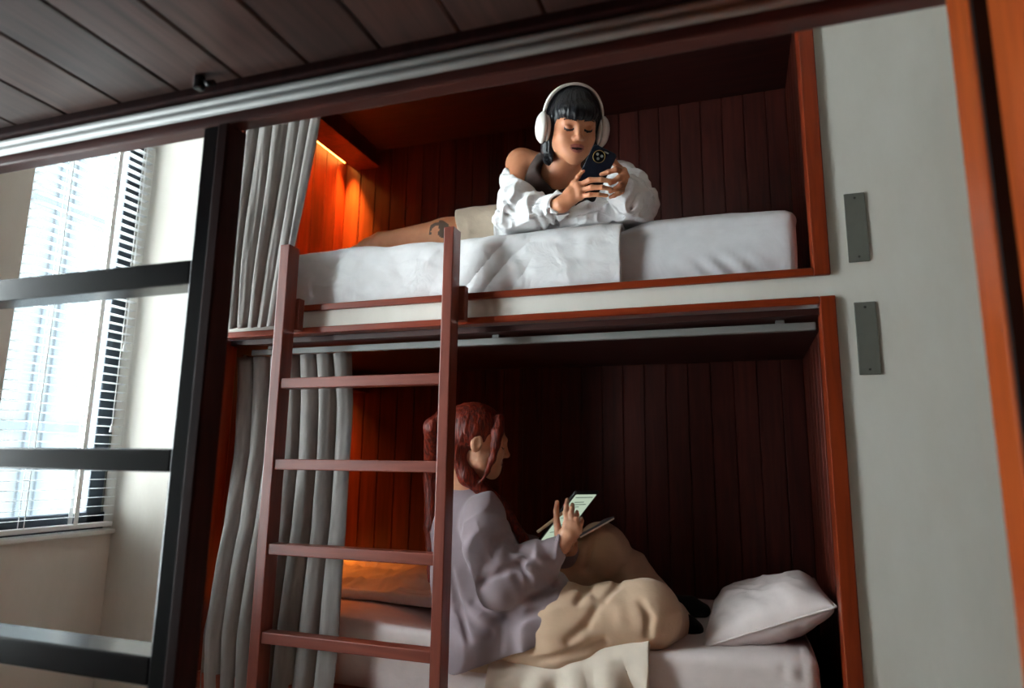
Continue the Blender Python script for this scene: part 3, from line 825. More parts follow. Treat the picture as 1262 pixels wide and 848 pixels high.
def face_mats(H, s=1.0, mouth=0.0, brow=True, lash=1.0):
    """which faces of the body are lips (1), brows (2), lash line (3), mouth opening (4)"""
    def fn(P):
        q = ((P-H.t)@H.R)/s; x, y, z = q[:, 0], q[:, 1], q[:, 2]; ax = np.abs(x); mi = np.zeros(len(P), int)
        up = (y < -.0470-.0045*np.clip(ax/.012-.9, 0, 2)) ; lowr = y > -.0705-mouth+.0085*(ax/.019)**2
        mi[(z > .070) & (ax < .0225) & up & lowr] = 1
        mi[(z > .066) & (ax < .0180) & (np.abs(y-(-.0588-mouth*.45)) < .0015+mouth*.55*(1-(ax/.018)**2))] = 4
        yb = .0245+.0035*np.sin(np.clip((ax-.013)/.036, 0, 1)*2.4)-.004*np.clip((ax-.036)/.014, 0, 1)
        if brow: mi[(z > .052) & (ax > .013) & (ax < .050) & (np.abs(y-yb) < .0034*(1-.5*np.clip((ax-.03)/.02, 0, 1)))] = 2
        yl = -.0030-.0044*(1-((ax-.0315)/.0135)**2)
        mi[(z > .062) & (np.abs(ax-.0315) < .0150) & (np.abs(y-yl) < .0036*lash)] = 3
        return mi
    return fn
def ear(f, H, q, s=1.0):
    S = lambda *v: tuple(s*c for c in v)
    f.add('ell', S(q*.0745, -.004, -.012), S(.009, .030, .019), k=.006, fr=H)
    f.sub('ell', S(q*.0850, -.002, -.008), S(.007, .018, .010), k=.004, fr=H)
    f.add('ell', S(q*.0765, -.012, -.002), S(.005, .007, .005), k=.003, fr=H)
def hand(f, wrist, chains, r=.0088, palm=.0150, k=.006):
    """wrist (x,y,z,r); chains: list of 4-joint fingers from the knuckle out; the last chain is the thumb"""
    n = len(chains)
    for i, c in enumerate(chains[:-1]):
        f.add('cone', wrist[:3], c[0], wrist[3]*.72, palm*.74, k=.012)
    for a, b in zip(chains[:-2], chains[1:-1]): f.add('cone', a[0], b[0], palm*.74, palm*.72, k=.008)
    mid = [(np.array(wrist[:3])*.45+np.array(c[0])*.55) for c in chains[:-1]]
    for a, b in zip(mid[:-1], mid[1:]): f.add('cone', tuple(a), tuple(b), palm*.9, palm*.85, k=.012)
    sc = [.96, 1.0, .95, .82]
    for i, c in enumerate(chains[:-1]):
        rr = [r*sc[i % 4]*q for q in (1.02, .96, .86, .74)]
        f.chain([tuple(c[j])+(rr[j],) for j in range(4)], k=.0035)
        for j in (1, 2): f.add('ell', c[j], (rr[j]*1.04,)*3, k=.002)
    t = chains[-1]; rr = [r*q for q in (1.55, 1.12, 1.0, .80)]
    f.add('cone', wrist[:3], t[0], wrist[3]*.7, rr[0], k=.012)
    f.chain([tuple(t[j])+(rr[j],) for j in range(4)], k=.005)
def folds(P, s, seed, stretch, amp, p=2.5):
    return -amp*np.clip(vridge(P, s, seed, stretch), 0, 1)**p
def px(l): return [A(*p) for p in l]

def skin(name, col, rough=.48):
    T = NT(name); p = principled(T, rough, .4)
    tc = T.n('ShaderNodeTexCoord'); n1 = T.n('ShaderNodeTexNoise'); n1.inputs['Scale'].default_value = 26; n1.inputs['Detail'].default_value = 5
    T.l(tc.outputs['Object'], n1.inputs['Vector']); rp = T.n('ShaderNodeValToRGB')
    rp.color_ramp.elements[0].color = (col[0]*.88, col[1]*.80, col[2]*.78, 1); rp.color_ramp.elements[1].color = (col[0]*1.04, col[1]*1.04, col[2]*1.04, 1)
    rp.color_ramp.elements[0].position = .3; rp.color_ramp.elements[1].position = .7
    T.l(n1.outputs['Fac'], rp.inputs[0]); T.l(rp.outputs[0], p.inputs['Base Color'])
    p.inputs['Subsurface Weight'].default_value = .18; p.inputs['Subsurface Radius'].default_value = (1.0, .35, .2); p.inputs['Subsurface Scale'].default_value = .006
    return T.m
def hair_mat(name, col, hi, rough=.42, axis=(1, 1, .12), scale=90):
    T = NT(name); p = principled(T, rough, .35)
    tc = T.n('ShaderNodeTexCoord'); mp = T.n('ShaderNodeMapping'); mp.inputs['Scale'].default_value = axis; T.l(tc.outputs['Object'], mp.inputs[0])
    n1 = T.n('ShaderNodeTexNoise'); n1.inputs['Scale'].default_value = scale; n1.inputs['Detail'].default_value = 4; n1.inputs['Distortion'].default_value = .3; T.l(mp.outputs[0], n1.inputs['Vector'])
    rp = T.n('ShaderNodeValToRGB'); rp.color_ramp.elements[0].color = col; rp.color_ramp.elements[1].color = hi; rp.color_ramp.elements[0].position = .35; rp.color_ramp.elements[1].position = .75
    T.l(n1.outputs['Fac'], rp.inputs[0]); T.l(rp.outputs[0], p.inputs['Base Color'])
    bp = T.n('ShaderNodeBump'); bp.inputs['Strength'].default_value = .9; bp.inputs['Distance'].default_value = .004; T.l(n1.outputs['Fac'], bp.inputs['Height']); T.l(bp.outputs[0], p.inputs['Normal'])
    return T.m
M['skin_tan'] = skin('tan_skin', lin(198, 136, 100)); M['skin_fair'] = skin('fair_skin', lin(214, 160, 128))
M['lips'] = plain('rose_lips', lin(162, 92, 82), .4, var=.03); M['brow'] = plain('dark_brow', lin(52, 36, 30), .7)
M['lash'] = plain('dark_lash', lin(28, 20, 18), .6); M['mouth'] = plain('mouth_opening', lin(52, 20, 20), .6)
M['tattoo'] = plain('tattoo_ink', lin(84, 66, 54), .5)
M['hair_black'] = hair_mat('black_hair', lin(14, 14, 17), lin(30, 30, 36), .34)
M['hair_red'] = hair_mat('auburn_hair', lin(70, 16, 8), lin(148, 44, 14), .45, scale=150)
M['tank'] = cloth('brown_rib_knit', lin(62, 46, 42), .06, .9, 500, .4)
M['shirt'] = cloth('white_shirt_cotton', lin(230, 229, 230), .02, .85, 900, .2, soft=.3, softscale=30)
M['shorts'] = cloth('beige_cotton', lin(222, 204, 182), .03, .9, 700, .25, soft=.2, softscale=24)
M['sweat'] = cloth('lavender_grey_fleece', lin(150, 134, 140), .04, .97, 600, .45, sheen=.3)
M['pants'] = cloth('cream_cotton_trousers', lin(206, 175, 148), .03, .93, 700, .3, soft=.15, softscale=20)
M['sock'] = cloth('black_sock_knit', lin(18, 18, 20), .05, .95, 500, .3)
M['plastic_white'] = plain('matt_white_plastic', lin(222, 214, 208), .42, var=.02)
M['cushion'] = plain('pale_grey_leatherette', lin(186, 178, 172), .55, var=.03)
M['phone'] = plain('dark_blue_phone_back', lin(22, 28, 40), .22, var=.03); M['phone_edge'] = plain('dark_phone_edge', lin(30, 34, 42), .3, .5)
M['gold'] = plain('brushed_gold_ring', lin(150, 122, 62), .35, .7); M['lens'] = plain('camera_lens', lin(12, 14, 18), .1)
M['black'] = plain('black_plastic', lin(16, 16, 18), .35); M['cream_pen'] = plain('cream_stylus_plastic', lin(226, 208, 178), .45)
M['folder'] = plain('grey_folder_cover', lin(96, 88, 98), .7); M['paper'] = plain('paper_edge', lin(226, 208, 200), .8)
# ================================================================== woman on the upper bunk
w1 = empty('person', A(640, 300, 2.1), 'woman in an off-shoulder white shirt lying on the upper bunk with her phone', 'person')
h1 = at(706, 157.5, 1.965); cdir = -h1/np.linalg.norm(h1)
fw = cdir*math.cos(.24)+R3*math.sin(.24)+np.array((0, 0, -.03)); H1 = frame_from(h1, fw, -D3+R3*.02)
nb = np.array(A(688, 222, 2.06)); sR = np.array(A(643, 203, 2.07)); sL = np.array(A(760, 222, 2.09))
eR = np.array(A(636, 268, 1.965)); eL = np.array(A(784, 256, 1.985)); wR = np.array(A(693, 252, 1.845)); wL = np.array(A(771, 234, 1.875))
torso = [(-.535, 2.13, .915, .098), (-.60, 2.20, .865, .095), (-.74, 2.27, .845, .088), (-.88, 2.29, .845, .102)]
def body1(f):
    f.chain(torso, k=.03)
    f.add('cone', tuple(sR), tuple(sL), .048, .048, k=.03)
    for q in (sR, sL): f.add('cone', tuple(nb+np.array((0, .01, .015))), tuple(q), .034, .046, k=.03)
    f.add('cone', tuple(nb+(sR-nb)*.12+np.array((0, -.028, -.028))), tuple(sR+np.array((.035, -.030, -.012))), .0075, .0070, k=.012)   # collarbone
    for q in (-.590, -.485): f.add('ell', (q, 2.075, .875), (.055, .05, .055), k=.03)
    for a, b, c in ((sR, eR, wR), (sL, eL, wL)):
        f.chain([tuple(a)+(.049,), tuple(a*.5+b*.5)+(.042,), tuple(b)+(.033,), tuple(b*.6+c*.4)+(.029,), tuple(c)+(.0225,)], k=.02)
f = Field((-.88, 1.785, .735), (-.18, 2.36, 1.235), .0024)
body1(f); head(f, H1, 1.0, mouth=.0035, neck_to=nb)
rh = [px([(708, 227, 1.846), (713, 218, 1.838), (719, 211, 1.835), (725, 206, 1.838)]),
      px([(713, 229, 1.828), (727, 222, 1.815), (741, 221.5, 1.815), (753, 223, 1.821)]),
      px([(715, 235, 1.826), (729, 231, 1.812), (742, 231, 1.812), (753, 233, 1.820)]),
      px([(715, 242, 1.827), (727, 240, 1.814), (738, 240, 1.815), (748, 241, 1.822)]),
      px([(706, 236, 1.856), (716, 230, 1.866), (724, 222, 1.864), (732, 214, 1.860)])]
lh = [px([(768, 211, 1.850), (759, 209, 1.828), (750, 212, 1.826), (741, 215, 1.828)]),
      px([(770, 219, 1.850), (763, 219, 1.830), (757, 223, 1.828), (752, 226, 1.829)]),
      px([(770, 227, 1.852), (764, 229, 1.832), (758, 233, 1.830), (752, 236, 1.831)]),
      px([(769, 235, 1.856), (763, 238, 1.836), (757, 241, 1.833), (752, 243, 1.834)]),
      px([(770, 220, 1.872), (764, 208, 1.874), (757, 200, 1.868), (750, 195, 1.862)])]
hand(f, tuple(wR)+(.0255,), rh); hand(f, tuple(wL)+(.0255,), lh)
ms = [M['skin_tan'], M['lips'], M['brow'], M['lash'], M['mouth'], M['tattoo']]
cut(f, 'body', ms, w1, face_mats(H1, 1.0, .0035, brow=True), rl=1)
# legs (their upper ends run into the hips under the shorts)
th = [(-.86, 2.22, .828, .098), (-1.00, 2.16, .810, .082), (-1.24, 2.11, .795, .052), (-1.30, 2.13, .788, .050), (-1.45, 2.22, .785, .050), (-1.62, 2.28, .775, .034)]
th2 = [(-.86, 2.36, .85, .095), (-1.02, 2.40, .828, .074), (-1.27, 2.45, .79, .052), (-1.46, 2.52, .785, .048), (-1.64, 2.56, .775, .034)]
f = Field((-1.80, 1.98, .70), (-.80, 2.66, 1.0), .005)
for t in (th, th2):
    f.chain(t, k=.02); a = np.array(t[-1][:3]); f.add('cone', tuple(a), tuple(a+np.array((-.10, -.03, .005))), .032, .022, k=.02)
tc0 = np.array(A(541, 283, 2.10))
def tat(P):
    r_, d_ = R3, D3
    u = (P-tc0)@r_; v = (P-tc0)@d_; rr = np.hypot(u+.004, v-.012)
    arc = (np.abs(rr-.030) < .0075+.010*(u > 0)) & (v < .022) & (u > -.032) & (P[:, 1] < 2.17)
    arc |= (np.hypot(u-.016, v-.020) < .016) & (P[:, 1] < 2.17)
    return np.where(arc, 5, 0)
cut(f, 'leg', ms, w1, tat, rl=1)
# clothes
f = Field((-1.06, 2.00, .72), (-.62, 2.50, 1.02), .004)
for t in (th, th2): f.add('cone', t[0][:3], t[1][:3], .106, .088, k=.03)
f.add('cone', (-.72, 2.27, .848), (-.88, 2.29, .848), .104, .116, k=.03); f.add('cone', (-.84, 2.24, .85), (-.96, 2.17, .835), .100, .089, k=.03)
f.noise(lambda P: .004*vnoise(P, 10, 1.0)+folds(P, 9, 2.0, (1.6, 1, .5), .006, 1.5))
f.plane((-.945, 2.2, .84), (-1, -.12, -.25)); 
cut(f, 'shorts', [M['shorts']], w1, rl=2)
f = Field((-.80, 1.95, .735), (-.28, 2.40, 1.08), .003)
f.chain([(a, b, c, r+.006) for a, b, c, r in torso[:3]], k=.03)
f.add('cone', tuple(sR*.74+sL*.26), tuple(sL), .054, .054, k=.03)
for q in (-.590, -.485): f.add('ell', (q, 2.075, .875), (.061, .056, .061), k=.03)
f.add('cone', tuple(nb+(sR-nb)*.46+np.array((0, .0, .012))), tuple(nb+(sR-nb)*.40+np.array((.0, -.055, -.06))), .046, .05, k=.02)
f.sub('ell', tuple(nb+np.array((.012, -.055, .018))), (.064, .09, .068), k=.01)
f.sub('cone', tuple(sR+np.array((-.03, -.05, .0))), tuple(sR+np.array((-.02, .08, .01))), .070, .070, k=.01)
f.noise(lambda P: .0015*vnoise(P, 30, 3.0))
cut(f, 'tank_top', [M['tank']], w1, rl=1)
# white shirt slipped off the shoulder
f = Field((-.80, 1.83, .728), (-.16, 2.34, 1.03), .0028)
a = sR*.62+eR*.38
f.chain([tuple(a+np.array((-.012, .02, .028)))+(.058,), tuple(sR*.35+eR*.65)+(.060,), tuple(eR+np.array((-.008, 0, .004)))+(.058,)], k=.025, wr=(.005, 70, 1.5))
f.chain([tuple(eR+np.array((.0, 0, .002)))+(.056,), tuple(eR*.6+wR*.4+np.array((0, .005, -.004)))+(.054,), tuple(eR*.25+wR*.75)+(.043,)], k=.025, wr=(.006, 85, 5.0))
f.add('cone', tuple(eR*.24+wR*.76), tuple(eR*.02+wR*.98), .0405, .0400, k=.008)
f.chain([tuple(sL)+(.060,), tuple(sL*.4+eL*.6+np.array((.006, 0, 0)))+(.064,), tuple(eL+np.array((.004, 0, .0)))+(.058,)], k=.03, wr=(.004, 70, 2.5))
f.chain([tuple(eL)+(.056,), tuple(eL*.4+wL*.6)+(.050,), tuple(eL*.08+wL*.92)+(.037,)], k=.03, wr=(.004, 90, 3.5))
# shirt front gathered under the chest, running from elbow to elbow
f.chain([(-.66, 2.10, .80, .058), (-.52, 2.02, .782, .046), (-.40, 1.995, .775, .042), (-.29, 1.99, .772, .042)], k=.03, wr=(.005, 80, 7.0))
f.add('cone', (-.70, 2.14, .83), (-.78, 2.2, .83), .09, .08, k=.03)
f.noise(lambda P: folds(P, 8, 6.0, (1.3, 1.2, .7), .013, 1.4)+folds(P, 12, 9.0, (.6, 1.2, 1.5), .008, 1.4)+folds(P, 20, 2.0, (1.5, 1, .45), .007, 1.5)+folds(P, 30, 4.0, (.5, 1, 1.4), .003, 1.5)+.009, band=.03)
# sleeve opening: hollow so the arm shows
d = (eR-sR)/np.linalg.norm(eR-sR)
ce = at(669, 205, 2.02); f.sub('ell', tuple(ce), (.100, .16, .100), k=.006)
f.sub('cone', tuple(sR-d*.06), tuple(sR+d*.075), .062, .056, k=.006)
f.chain([A(624, 211, 2.025)+(.011,), A(634, 221, 2.003)+(.011,), A(645, 236, 1.998)+(.010,), A(655, 251, 2.0)+(.009,)], k=.008)
f.sub('cone', tuple(wR+(wR-eR)*.02), tuple(wR+(wR-eR)*.3), .031, .031, k=.004); f.sub('cone', tuple(eR*.06+wR*.94), tuple(wR+(wR-eR)*.1), .030, .030, k=.003)
f.plane((0, 0, .7405), (0, 0, -1))
for cr_ in (((668, 262), (676, 272), (680, 283)), ((660, 266), (666, 277), (668, 287)), ((674, 256), (683, 266), (687, 277)), ((618, 240), (630, 254), (642, 268)), ((614, 258), (632, 268), (650, 272)), ((700, 266), (720, 262), (742, 256)), ((765, 268), (780, 254), (786, 242)), ((790, 264), (797, 254), (796, 246))):
    crease(f, cr_, .0048, .009, lift=.1)
sh = cut(f, 'shirt', [M['shirt']], w1, rl=3)
b = MB(); cb = A(686, 263, 1.806); b.tube([cb, tuple(np.array(cb)+cdir*.002)], .0035, 12); b.build('button', M['plastic_white'], sh)
# hair: black bob with a straight fringe
S = lambda *v: v
f = Field(h1-np.array((.17, .17, .21)), h1+np.array((.17, .19, .16)), .0024)
f.add('ell', (0, .036, -.026), (.0850, .0930, .104), k=.01, fr=H1)
for q in (-1, 1):
    f.add('cone', (q*.066, .02, -.005), (q*.070, -.075, -.012), .030, .026, k=.02, fr=H1)
    f.add('cone', (q*.060, -.01, -.045), (q*.062, -.105, -.030), .036, .022, k=.02, fr=H1)
f.add('ell', (0, -.02, -.065), (.075, .09, .055), k=.02, fr=H1)
f.add('cone', (-.060, -.085, .0), (-.046, -.118, .014), .020, .009, k=.012, fr=H1); f.add('cone', (-.046, -.118, .014), (-.034, -.113, .022), .008, .004, k=.006, fr=H1)
# face opening below the fringe
f.sub('box', (0, -.105, .080), (.0600, .130, .085), .022, k=.006, fr=H1)
f.sub('ell', (0, -.03, .02), (.058, .075, .085), k=.006, fr=H1)
f.add('ell', (0, .050, .050), (.066, .036, .054), k=.012, fr=H1)
f.sub('box', (0, -.083, .10), (.0580, .102, .12), .006, k=.002, fr=H1)
def strands(P):
    q = (P-H1.t)@H1.R; an = np.arctan2(q[:, 0], q[:, 2]+.03)
    Q = np.stack([an*.16, q[:, 1]*.05, np.zeros(len(P))], 1)
    return .0016*vnoise(Q, 160, 1.0)+.0015*vnoise(Q, 420, 2.0)
f.noise(strands)
cut(f, 'hair', [M['hair_black']], w1, rl=0)

# white over-ear headphones
hp1 = empty('headphones', tuple(H1.w((0, .13, -.01))), 'white over-ear headphones worn by the woman on the upper bunk', 'headphones')
b = MB(); pts = []; n = 40
V = []; Fc = []
for i in range(n+1):
    t = -.16*PI+(PI*1.32)*i/n
    x, y = .0965*math.cos(t), .036+.0985*math.sin(t)
    w = .012+.006*math.sin(min(PI, max(0, t)))**2; th_ = .0042
    for (dr, dz) in ((th_, -w), (th_, w), (-th_, w), (-th_, -w)):
        V.append(H1.w((x+dr*math.cos(t), y+dr*math.sin(t), -.012+dz)))
for i in range(n):
    for k in range(4): Fc.append((i*4+k, i*4+(k+1) % 4, (i+1)*4+(k+1) % 4, (i+1)*4+k))
Fc += [(0, 1, 2, 3), (n*4+3, n*4+2, n*4+1, n*4)]
o = mesh_obj('headband', V, Fc, M['plastic_white'], hp1); bv = o.modifiers.new('bevel', 'BEVEL'); bv.width = .002; bv.segments = 3; bv.limit_method = 'ANGLE'; autosmooth(o, 50)
for q in (-1, 1):
    f = Field(H1.w((q*.100, -.006, -.006))-.085, H1.w((q*.100, -.006, -.006))+.085, .0016)
    f.add('ell', (q*.1010, -.006, -.004), (.0175, .050, .043), k=.004, fr=H1)
    f.add('ell', (q*.1070, -.006, -.004), (.0165, .043, .037), k=.004, fr=H1)
    f.sub('box', (q*.078, -.006, -.004), (.0150, .07, .07), .001, k=.001, fr=H1)
    ec = cut(f, 'ear_cup', [M['plastic_white']], hp1, rl=1)
    f = Field(H1.w((q*.085, -.006, -.006))-.075, H1.w((q*.085, -.006, -.006))+.075, .002)
    f.add('ell', (q*.0865, -.006, -.004), (.0120, .046, .039), k=.004, fr=H1)
    cut(f, 'ear_cushion', [M['cushion']], ec, rl=1)

# phone
pcn = at(732, 214, 1.843); pz = -pcn/np.linalg.norm(pcn); upv = at(746, 186, 1.84)-at(717, 246, 1.843)
PF = frame_from(pcn, pz, upv)
ph = empty('smartphone', tuple(PF.w((0, -.07, 0))), 'dark blue smartphone held up in both hands by the woman on the upper bunk', 'phone')
def rrect(w, h, r, n=8):
    o = []
    for cx, cy, a0 in ((w-r, h-r, 0), (-w+r, h-r, PI/2), (-w+r, -h+r, PI), (w-r, -h+r, 1.5*PI)):
        for i in range(n+1): a = a0+PI/2*i/n; o.append((cx+r*math.cos(a), cy+r*math.sin(a)))
    return o
def slab(name, F_, c, w, h, r, z0, z1, mat, parent, bev=.0):
    ol = rrect(w, h, r); n = len(ol)
    rings = [(z0, -bev), (z0+bev, 0), (z1-bev, 0), (z1, -bev)] if bev > 0 else [(z0, 0), (z1, 0)]
    V = []; Fq = []
    for z, ins in rings:
        k = (w+ins)/w
        for (x, y) in ol: V.append(F_.w((c[0]+x*k, c[1]+y*(h+ins)/h, z)))
    m = len(rings)
    for j in range(m-1):
        for i in range(n): Fq.append((j*n+i, j*n+(i+1) % n, (j+1)*n+(i+1) % n, (j+1)*n+i))
    Fq.append(tuple(range(n))[::-1]); Fq.append(tuple(range((m-1)*n, m*n)))
    return autosmooth(mesh_obj(name, V, Fq, mat, parent), 30)
slab('case', PF, (0, 0), .0385, .0775, .010, -.0045, .0045, M['phone'], ph, .0018)
slab('screen', PF, (0, 0), .0355, .0745, .008, -.0052, -.0045, M['lens'], ph)
cm = slab('camera_module', PF, (-.0085, .0500), .0175, .0175, .0172, .0045, .0058, M['lens'], ph, .0006)
V = []; Fq = []; n = 36
for i in range(n):
    a = 2*PI*i/n
    for rr, zz in ((.0165, .0058), (.0175, .0066), (.0185, .0058)): V.append(PF.w((-.0085+rr*math.cos(a), .0500+rr*math.sin(a), zz)))
for i in range(n):
    j = (i+1) % n
    for k in (0, 1): Fq.append((i*3+k, j*3+k, j*3+k+1, i*3+k+1))
    Fq.append((i*3+2, j*3+2, j*3, i*3))
mesh_obj('camera_ring', V, Fq, M['gold'], cm, smooth=True)
for (x, y) in ((-.0155, .0545), (-.0015, .0545), (-.0085, .0435)):
    slab('camera_lens', PF, (x, y), .0042, .0042, .0041, .0058, .0066, M['grey_metal'], cm)
slab('flash', PF, (.0060, .0690), .0075, .0022, .0010, .0045, .0049, M['grey_metal'], ph)
# ================================================================== woman on the lower bunk
w2 = empty('person', A(600, 822, 2.06), 'red-haired woman in a lavender-grey sweatshirt and cream trousers sitting on the lower bunk', 'person')
h2 = at(591, 545, 2.08); H2 = frame_from(h2, (.905, .40, -.17), (.14, 0, 1))
nb2 = np.array(A(574, 604, 2.13)); s2R = np.array(A(596, 634, 2.03)); s2L = nb2+np.array((-.05, .16, -.11))
e2R = np.array(A(618, 714, 1.94)); w2R = np.array(A(693, 672, 1.985)); e2L = np.array((-.70, 2.37, -.36)); w2L = np.array(A(702, 676, 2.17))
f = Field((-1.02, 1.88, -.60), (-.36, 2.46, .23), .0026)
tor2 = [tuple(A(577, 632, 2.14))+(.075,), tuple(A(583, 690, 2.14))+(.11,), tuple(A(600, 768, 2.13))+(.12,)]
f.chain(tor2, k=.03)
f.add('cone', tuple(nb2+np.array((0, 0, -.035))), tuple(s2R), .04, .045, k=.03); f.add('cone', tuple(nb2+np.array((0, 0, -.035))), tuple(s2L), .04, .045, k=.03)
f.chain([tuple(s2R)+(.046,), tuple(e2R)+(.036,), tuple(w2R)+(.024,)], k=.02); f.chain([tuple(s2L)+(.046,), tuple(e2L)+(.036,), tuple(w2L)+(.024,)], k=.02)
head(f, H2, 1.0, mouth=0, neck_to=nb2)
for q in (-1, 1): ear(f, H2, q)
r2 = [px([(699, 645, 1.990), (697, 632, 1.996), (698, 623, 2.010), (699, 616, 2.026)]),
      px([(705, 646, 1.990), (704, 634, 1.992), (705, 627, 2.006), (705.5, 622, 2.024)]),
      px([(710, 649, 1.993), (710, 640, 1.994), (711, 635, 2.008), (711, 631, 2.024)]),
      px([(713, 654, 1.997), (716, 646, 1.998), (717, 642, 2.010), (716.5, 639, 2.026)]),
      px([(689, 658, 2.002), (686, 643, 2.008), (685.5, 630, 2.020), (686.5, 619, 2.030)])]
hand(f, tuple(w2R)+(.0255,), r2)
l2 = [px([(706, 668, 2.165), (711, 660, 2.150), (711, 655, 2.135), (707, 653, 2.122)]),
      px([(704, 672, 2.160), (709, 668, 2.140), (708, 664, 2.122), (703, 663, 2.112)]),
      px([(700, 677, 2.158), (704, 676, 2.136), (702, 673, 2.118), (697, 672, 2.108)]),
      px([(696, 681, 2.158), (698, 682, 2.138), (695, 680, 2.122), (690, 680, 2.114)]),
      px([(698, 668, 2.185), (706, 655, 2.180), (710, 646, 2.165), (710, 640, 2.150)])]
hand(f, tuple(w2L)+(.0255,), l2)
ms2 = [M['skin_fair'], M['lips'], M['brow'], M['lash'], M['mouth']]
cut(f, 'body', ms2, w2, face_mats(H2, 1.0, 0, brow=False, lash=.5), rl=1)
# trousers
f = Field((-1.0, 1.88, -.62), (-.05, 2.55, -.10), .0042)
kn = np.array(A(797, 757, 2.04)); an = np.array(A(830, 770, 2.27))
f.chain([tuple(A(602, 790, 2.065))+(.120,), tuple(A(690, 776, 2.025))+(.120,), tuple(kn)+(.090,)], k=.04, wr=(.004, 40, 1.0))
f.chain([tuple(kn)+(.090,), tuple(an)+(.062,)], k=.03)
kf = np.array(A(741, 674, 2.29)); af = np.array(A(808, 739, 2.375))
f.chain([tuple(A(635, 778, 2.24))+(.115,), tuple(A(692, 724, 2.27))+(.098,), tuple(kf)+(.080,)], k=.03, wr=(.004, 45, 3.0))
f.chain([tuple(kf)+(.080,), tuple(kf*.4+af*.6)+(.066,), tuple(af)+(.062,)], k=.03, wr=(.004, 60, 6.0))
f.add('cone', A(602, 786, 2.07), A(635, 780, 2.24), .115, .115, k=.03)
f.noise(lambda P: folds(P, 5, 3.0, (.7, 1.2, 1.8), .009, 1.3)+folds(P, 11, 1.0, (.6, 1.2, 1.4), .004, 1.3)+.005, band=.025)
f.plane((0, 0, -.612), (0, 0, -1))
for cr_, r_ in ((((700, 790), (722, 772), (735, 750)), .008), (((660, 815), (700, 806), (745, 790)), .008), (((712, 742), (724, 725), (730, 700)), .007), (((768, 700), (760, 722), (745, 738)), .008), (((790, 742), (800, 760), (798, 782)), .007), (((730, 668), (722, 700), (715, 725)), .006)):
    crease(f, cr_, r_, .016)
cut(f, 'trousers', [M['pants']], w2, rl=4)
# socks
for toe, heel in ((A(871, 751, 2.37), A(832, 745, 2.39)), (A(862, 774, 2.20), A(832, 770, 2.24))):
    f = Field(np.minimum(toe, heel)-.06, np.maximum(toe, heel)+.06, .003)
    t_, h_ = np.array(toe), np.array(heel)
    f.chain([tuple(h_)+(.033,), tuple(t_*.5+h_*.5)+(.030,), tuple(t_-np.array((.012, 0, .004)))+(.021,)], k=.02); f.add('ell', tuple(t_-np.array((.02, -.012, .006))), (.026, .034, .016), k=.02)
    cut(f, 'sock', [M['sock']], w2, rl=1)
# sweatshirt
f = Field((-1.06, 1.82, -.62), (-.44, 2.52, -.02), .0036)
f.chain([tuple(A(574, 620, 2.14))+(.080,), tuple(A(577, 650, 2.14))+(.118,), tuple(A(590, 705, 2.12))+(.148,), tuple(A(606, 765, 2.10))+(.150,), tuple(A(612, 800, 2.08))+(.150,)], k=.04)
f.chain([tuple(A(620, 705, 2.14))+(.10,), tuple(A(655, 735, 2.10))+(.085,), tuple(A(655, 765, 2.06))+(.085,)], k=.05)
f.chain([tuple(A(600, 790, 2.065))+(.140,), tuple(A(672, 768, 2.03))+(.138,)], k=.05)
f.add('cone', tuple(nb2+np.array((.01, 0, -.045))), tuple(s2R+np.array((0, 0, -.01))), .058, .070, k=.04); f.add('cone', tuple(nb2+np.array((.01, 0, -.045))), tuple(s2L), .058, .070, k=.04)
f.chain([tuple(s2R+np.array((0, -.0, -.012)))+(.074,), tuple(s2R*.5+e2R*.5+np.array((-.006, -.01, 0)))+(.082,), tuple(e2R+np.array((0, -.005, -.006)))+(.084,)], k=.018, wr=(.004, 45, 1.0))
f.chain([tuple(e2R+np.array((0, 0, -.004)))+(.080,), tuple(e2R*.5+w2R*.5+np.array((0, .01, -.012)))+(.070,), tuple(e2R*.16+w2R*.84+np.array((0, .004, -.006)))+(.044,)], k=.012, wr=(.006, 75, 2.0))
f.add('cone', tuple(e2R*.12+w2R*.88), tuple(w2R+np.array((0, 0, .002))), .036, .033, k=.012)
f.chain([tuple(s2L)+(.074,), tuple(e2L)+(.078,), tuple(w2L*.9+e2L*.1)+(.040,)], k=.03, wr=(.005, 60, 3.0))
f.noise(lambda P: folds(P, 5.0, 8.0, (1.1, 1.0, 1.3), .013, 1.3)+folds(P, 9, 5.0, (1.5, 1, .8), .006, 1.3)+.007, band=.035)
p_hem = np.array(A(557, 832, 1.95)); hv = np.array(A(697, 781, 1.93))-p_hem; nrm = np.cross(hv, np.array((0, 1, .1)));
if nrm[2] > 0: nrm = -nrm
f.plane(p_hem, nrm); 
for cr_, r_ in ((((586, 722), (600, 712), (618, 705), (640, 694), (652, 684)), .008), (((584, 742), (610, 756), (640, 761), (664, 754)), .011), (((655, 690), (672, 704), (682, 722)), .008), (((642, 696), (652, 714), (655, 734)), .007), (((622, 664), (636, 676), (650, 682)), .009), (((562, 742), (586, 770), (604, 780)), .008), (((604, 690), (612, 668), (626, 656)), .008), (((556, 705), (566, 750), (578, 790)), .008)):
    crease(f, cr_, r_, .016)
bead(f, ((581, 620), (588, 645), (598, 675), (612, 702), (606, 707)), .0040, .002, sink=.25)
f.sub('cone', tuple(nb2+np.array((.012, 0, .0))), tuple(nb2+np.array((.0, 0, .08))), .053, .058, k=.008)
f.sub('cone', tuple(w2R), tuple(w2R+(w2R-e2R)*.3), .029, .029, k=.003)
cut(f, 'sweatshirt', [M['sweat']], w2, rl=3)
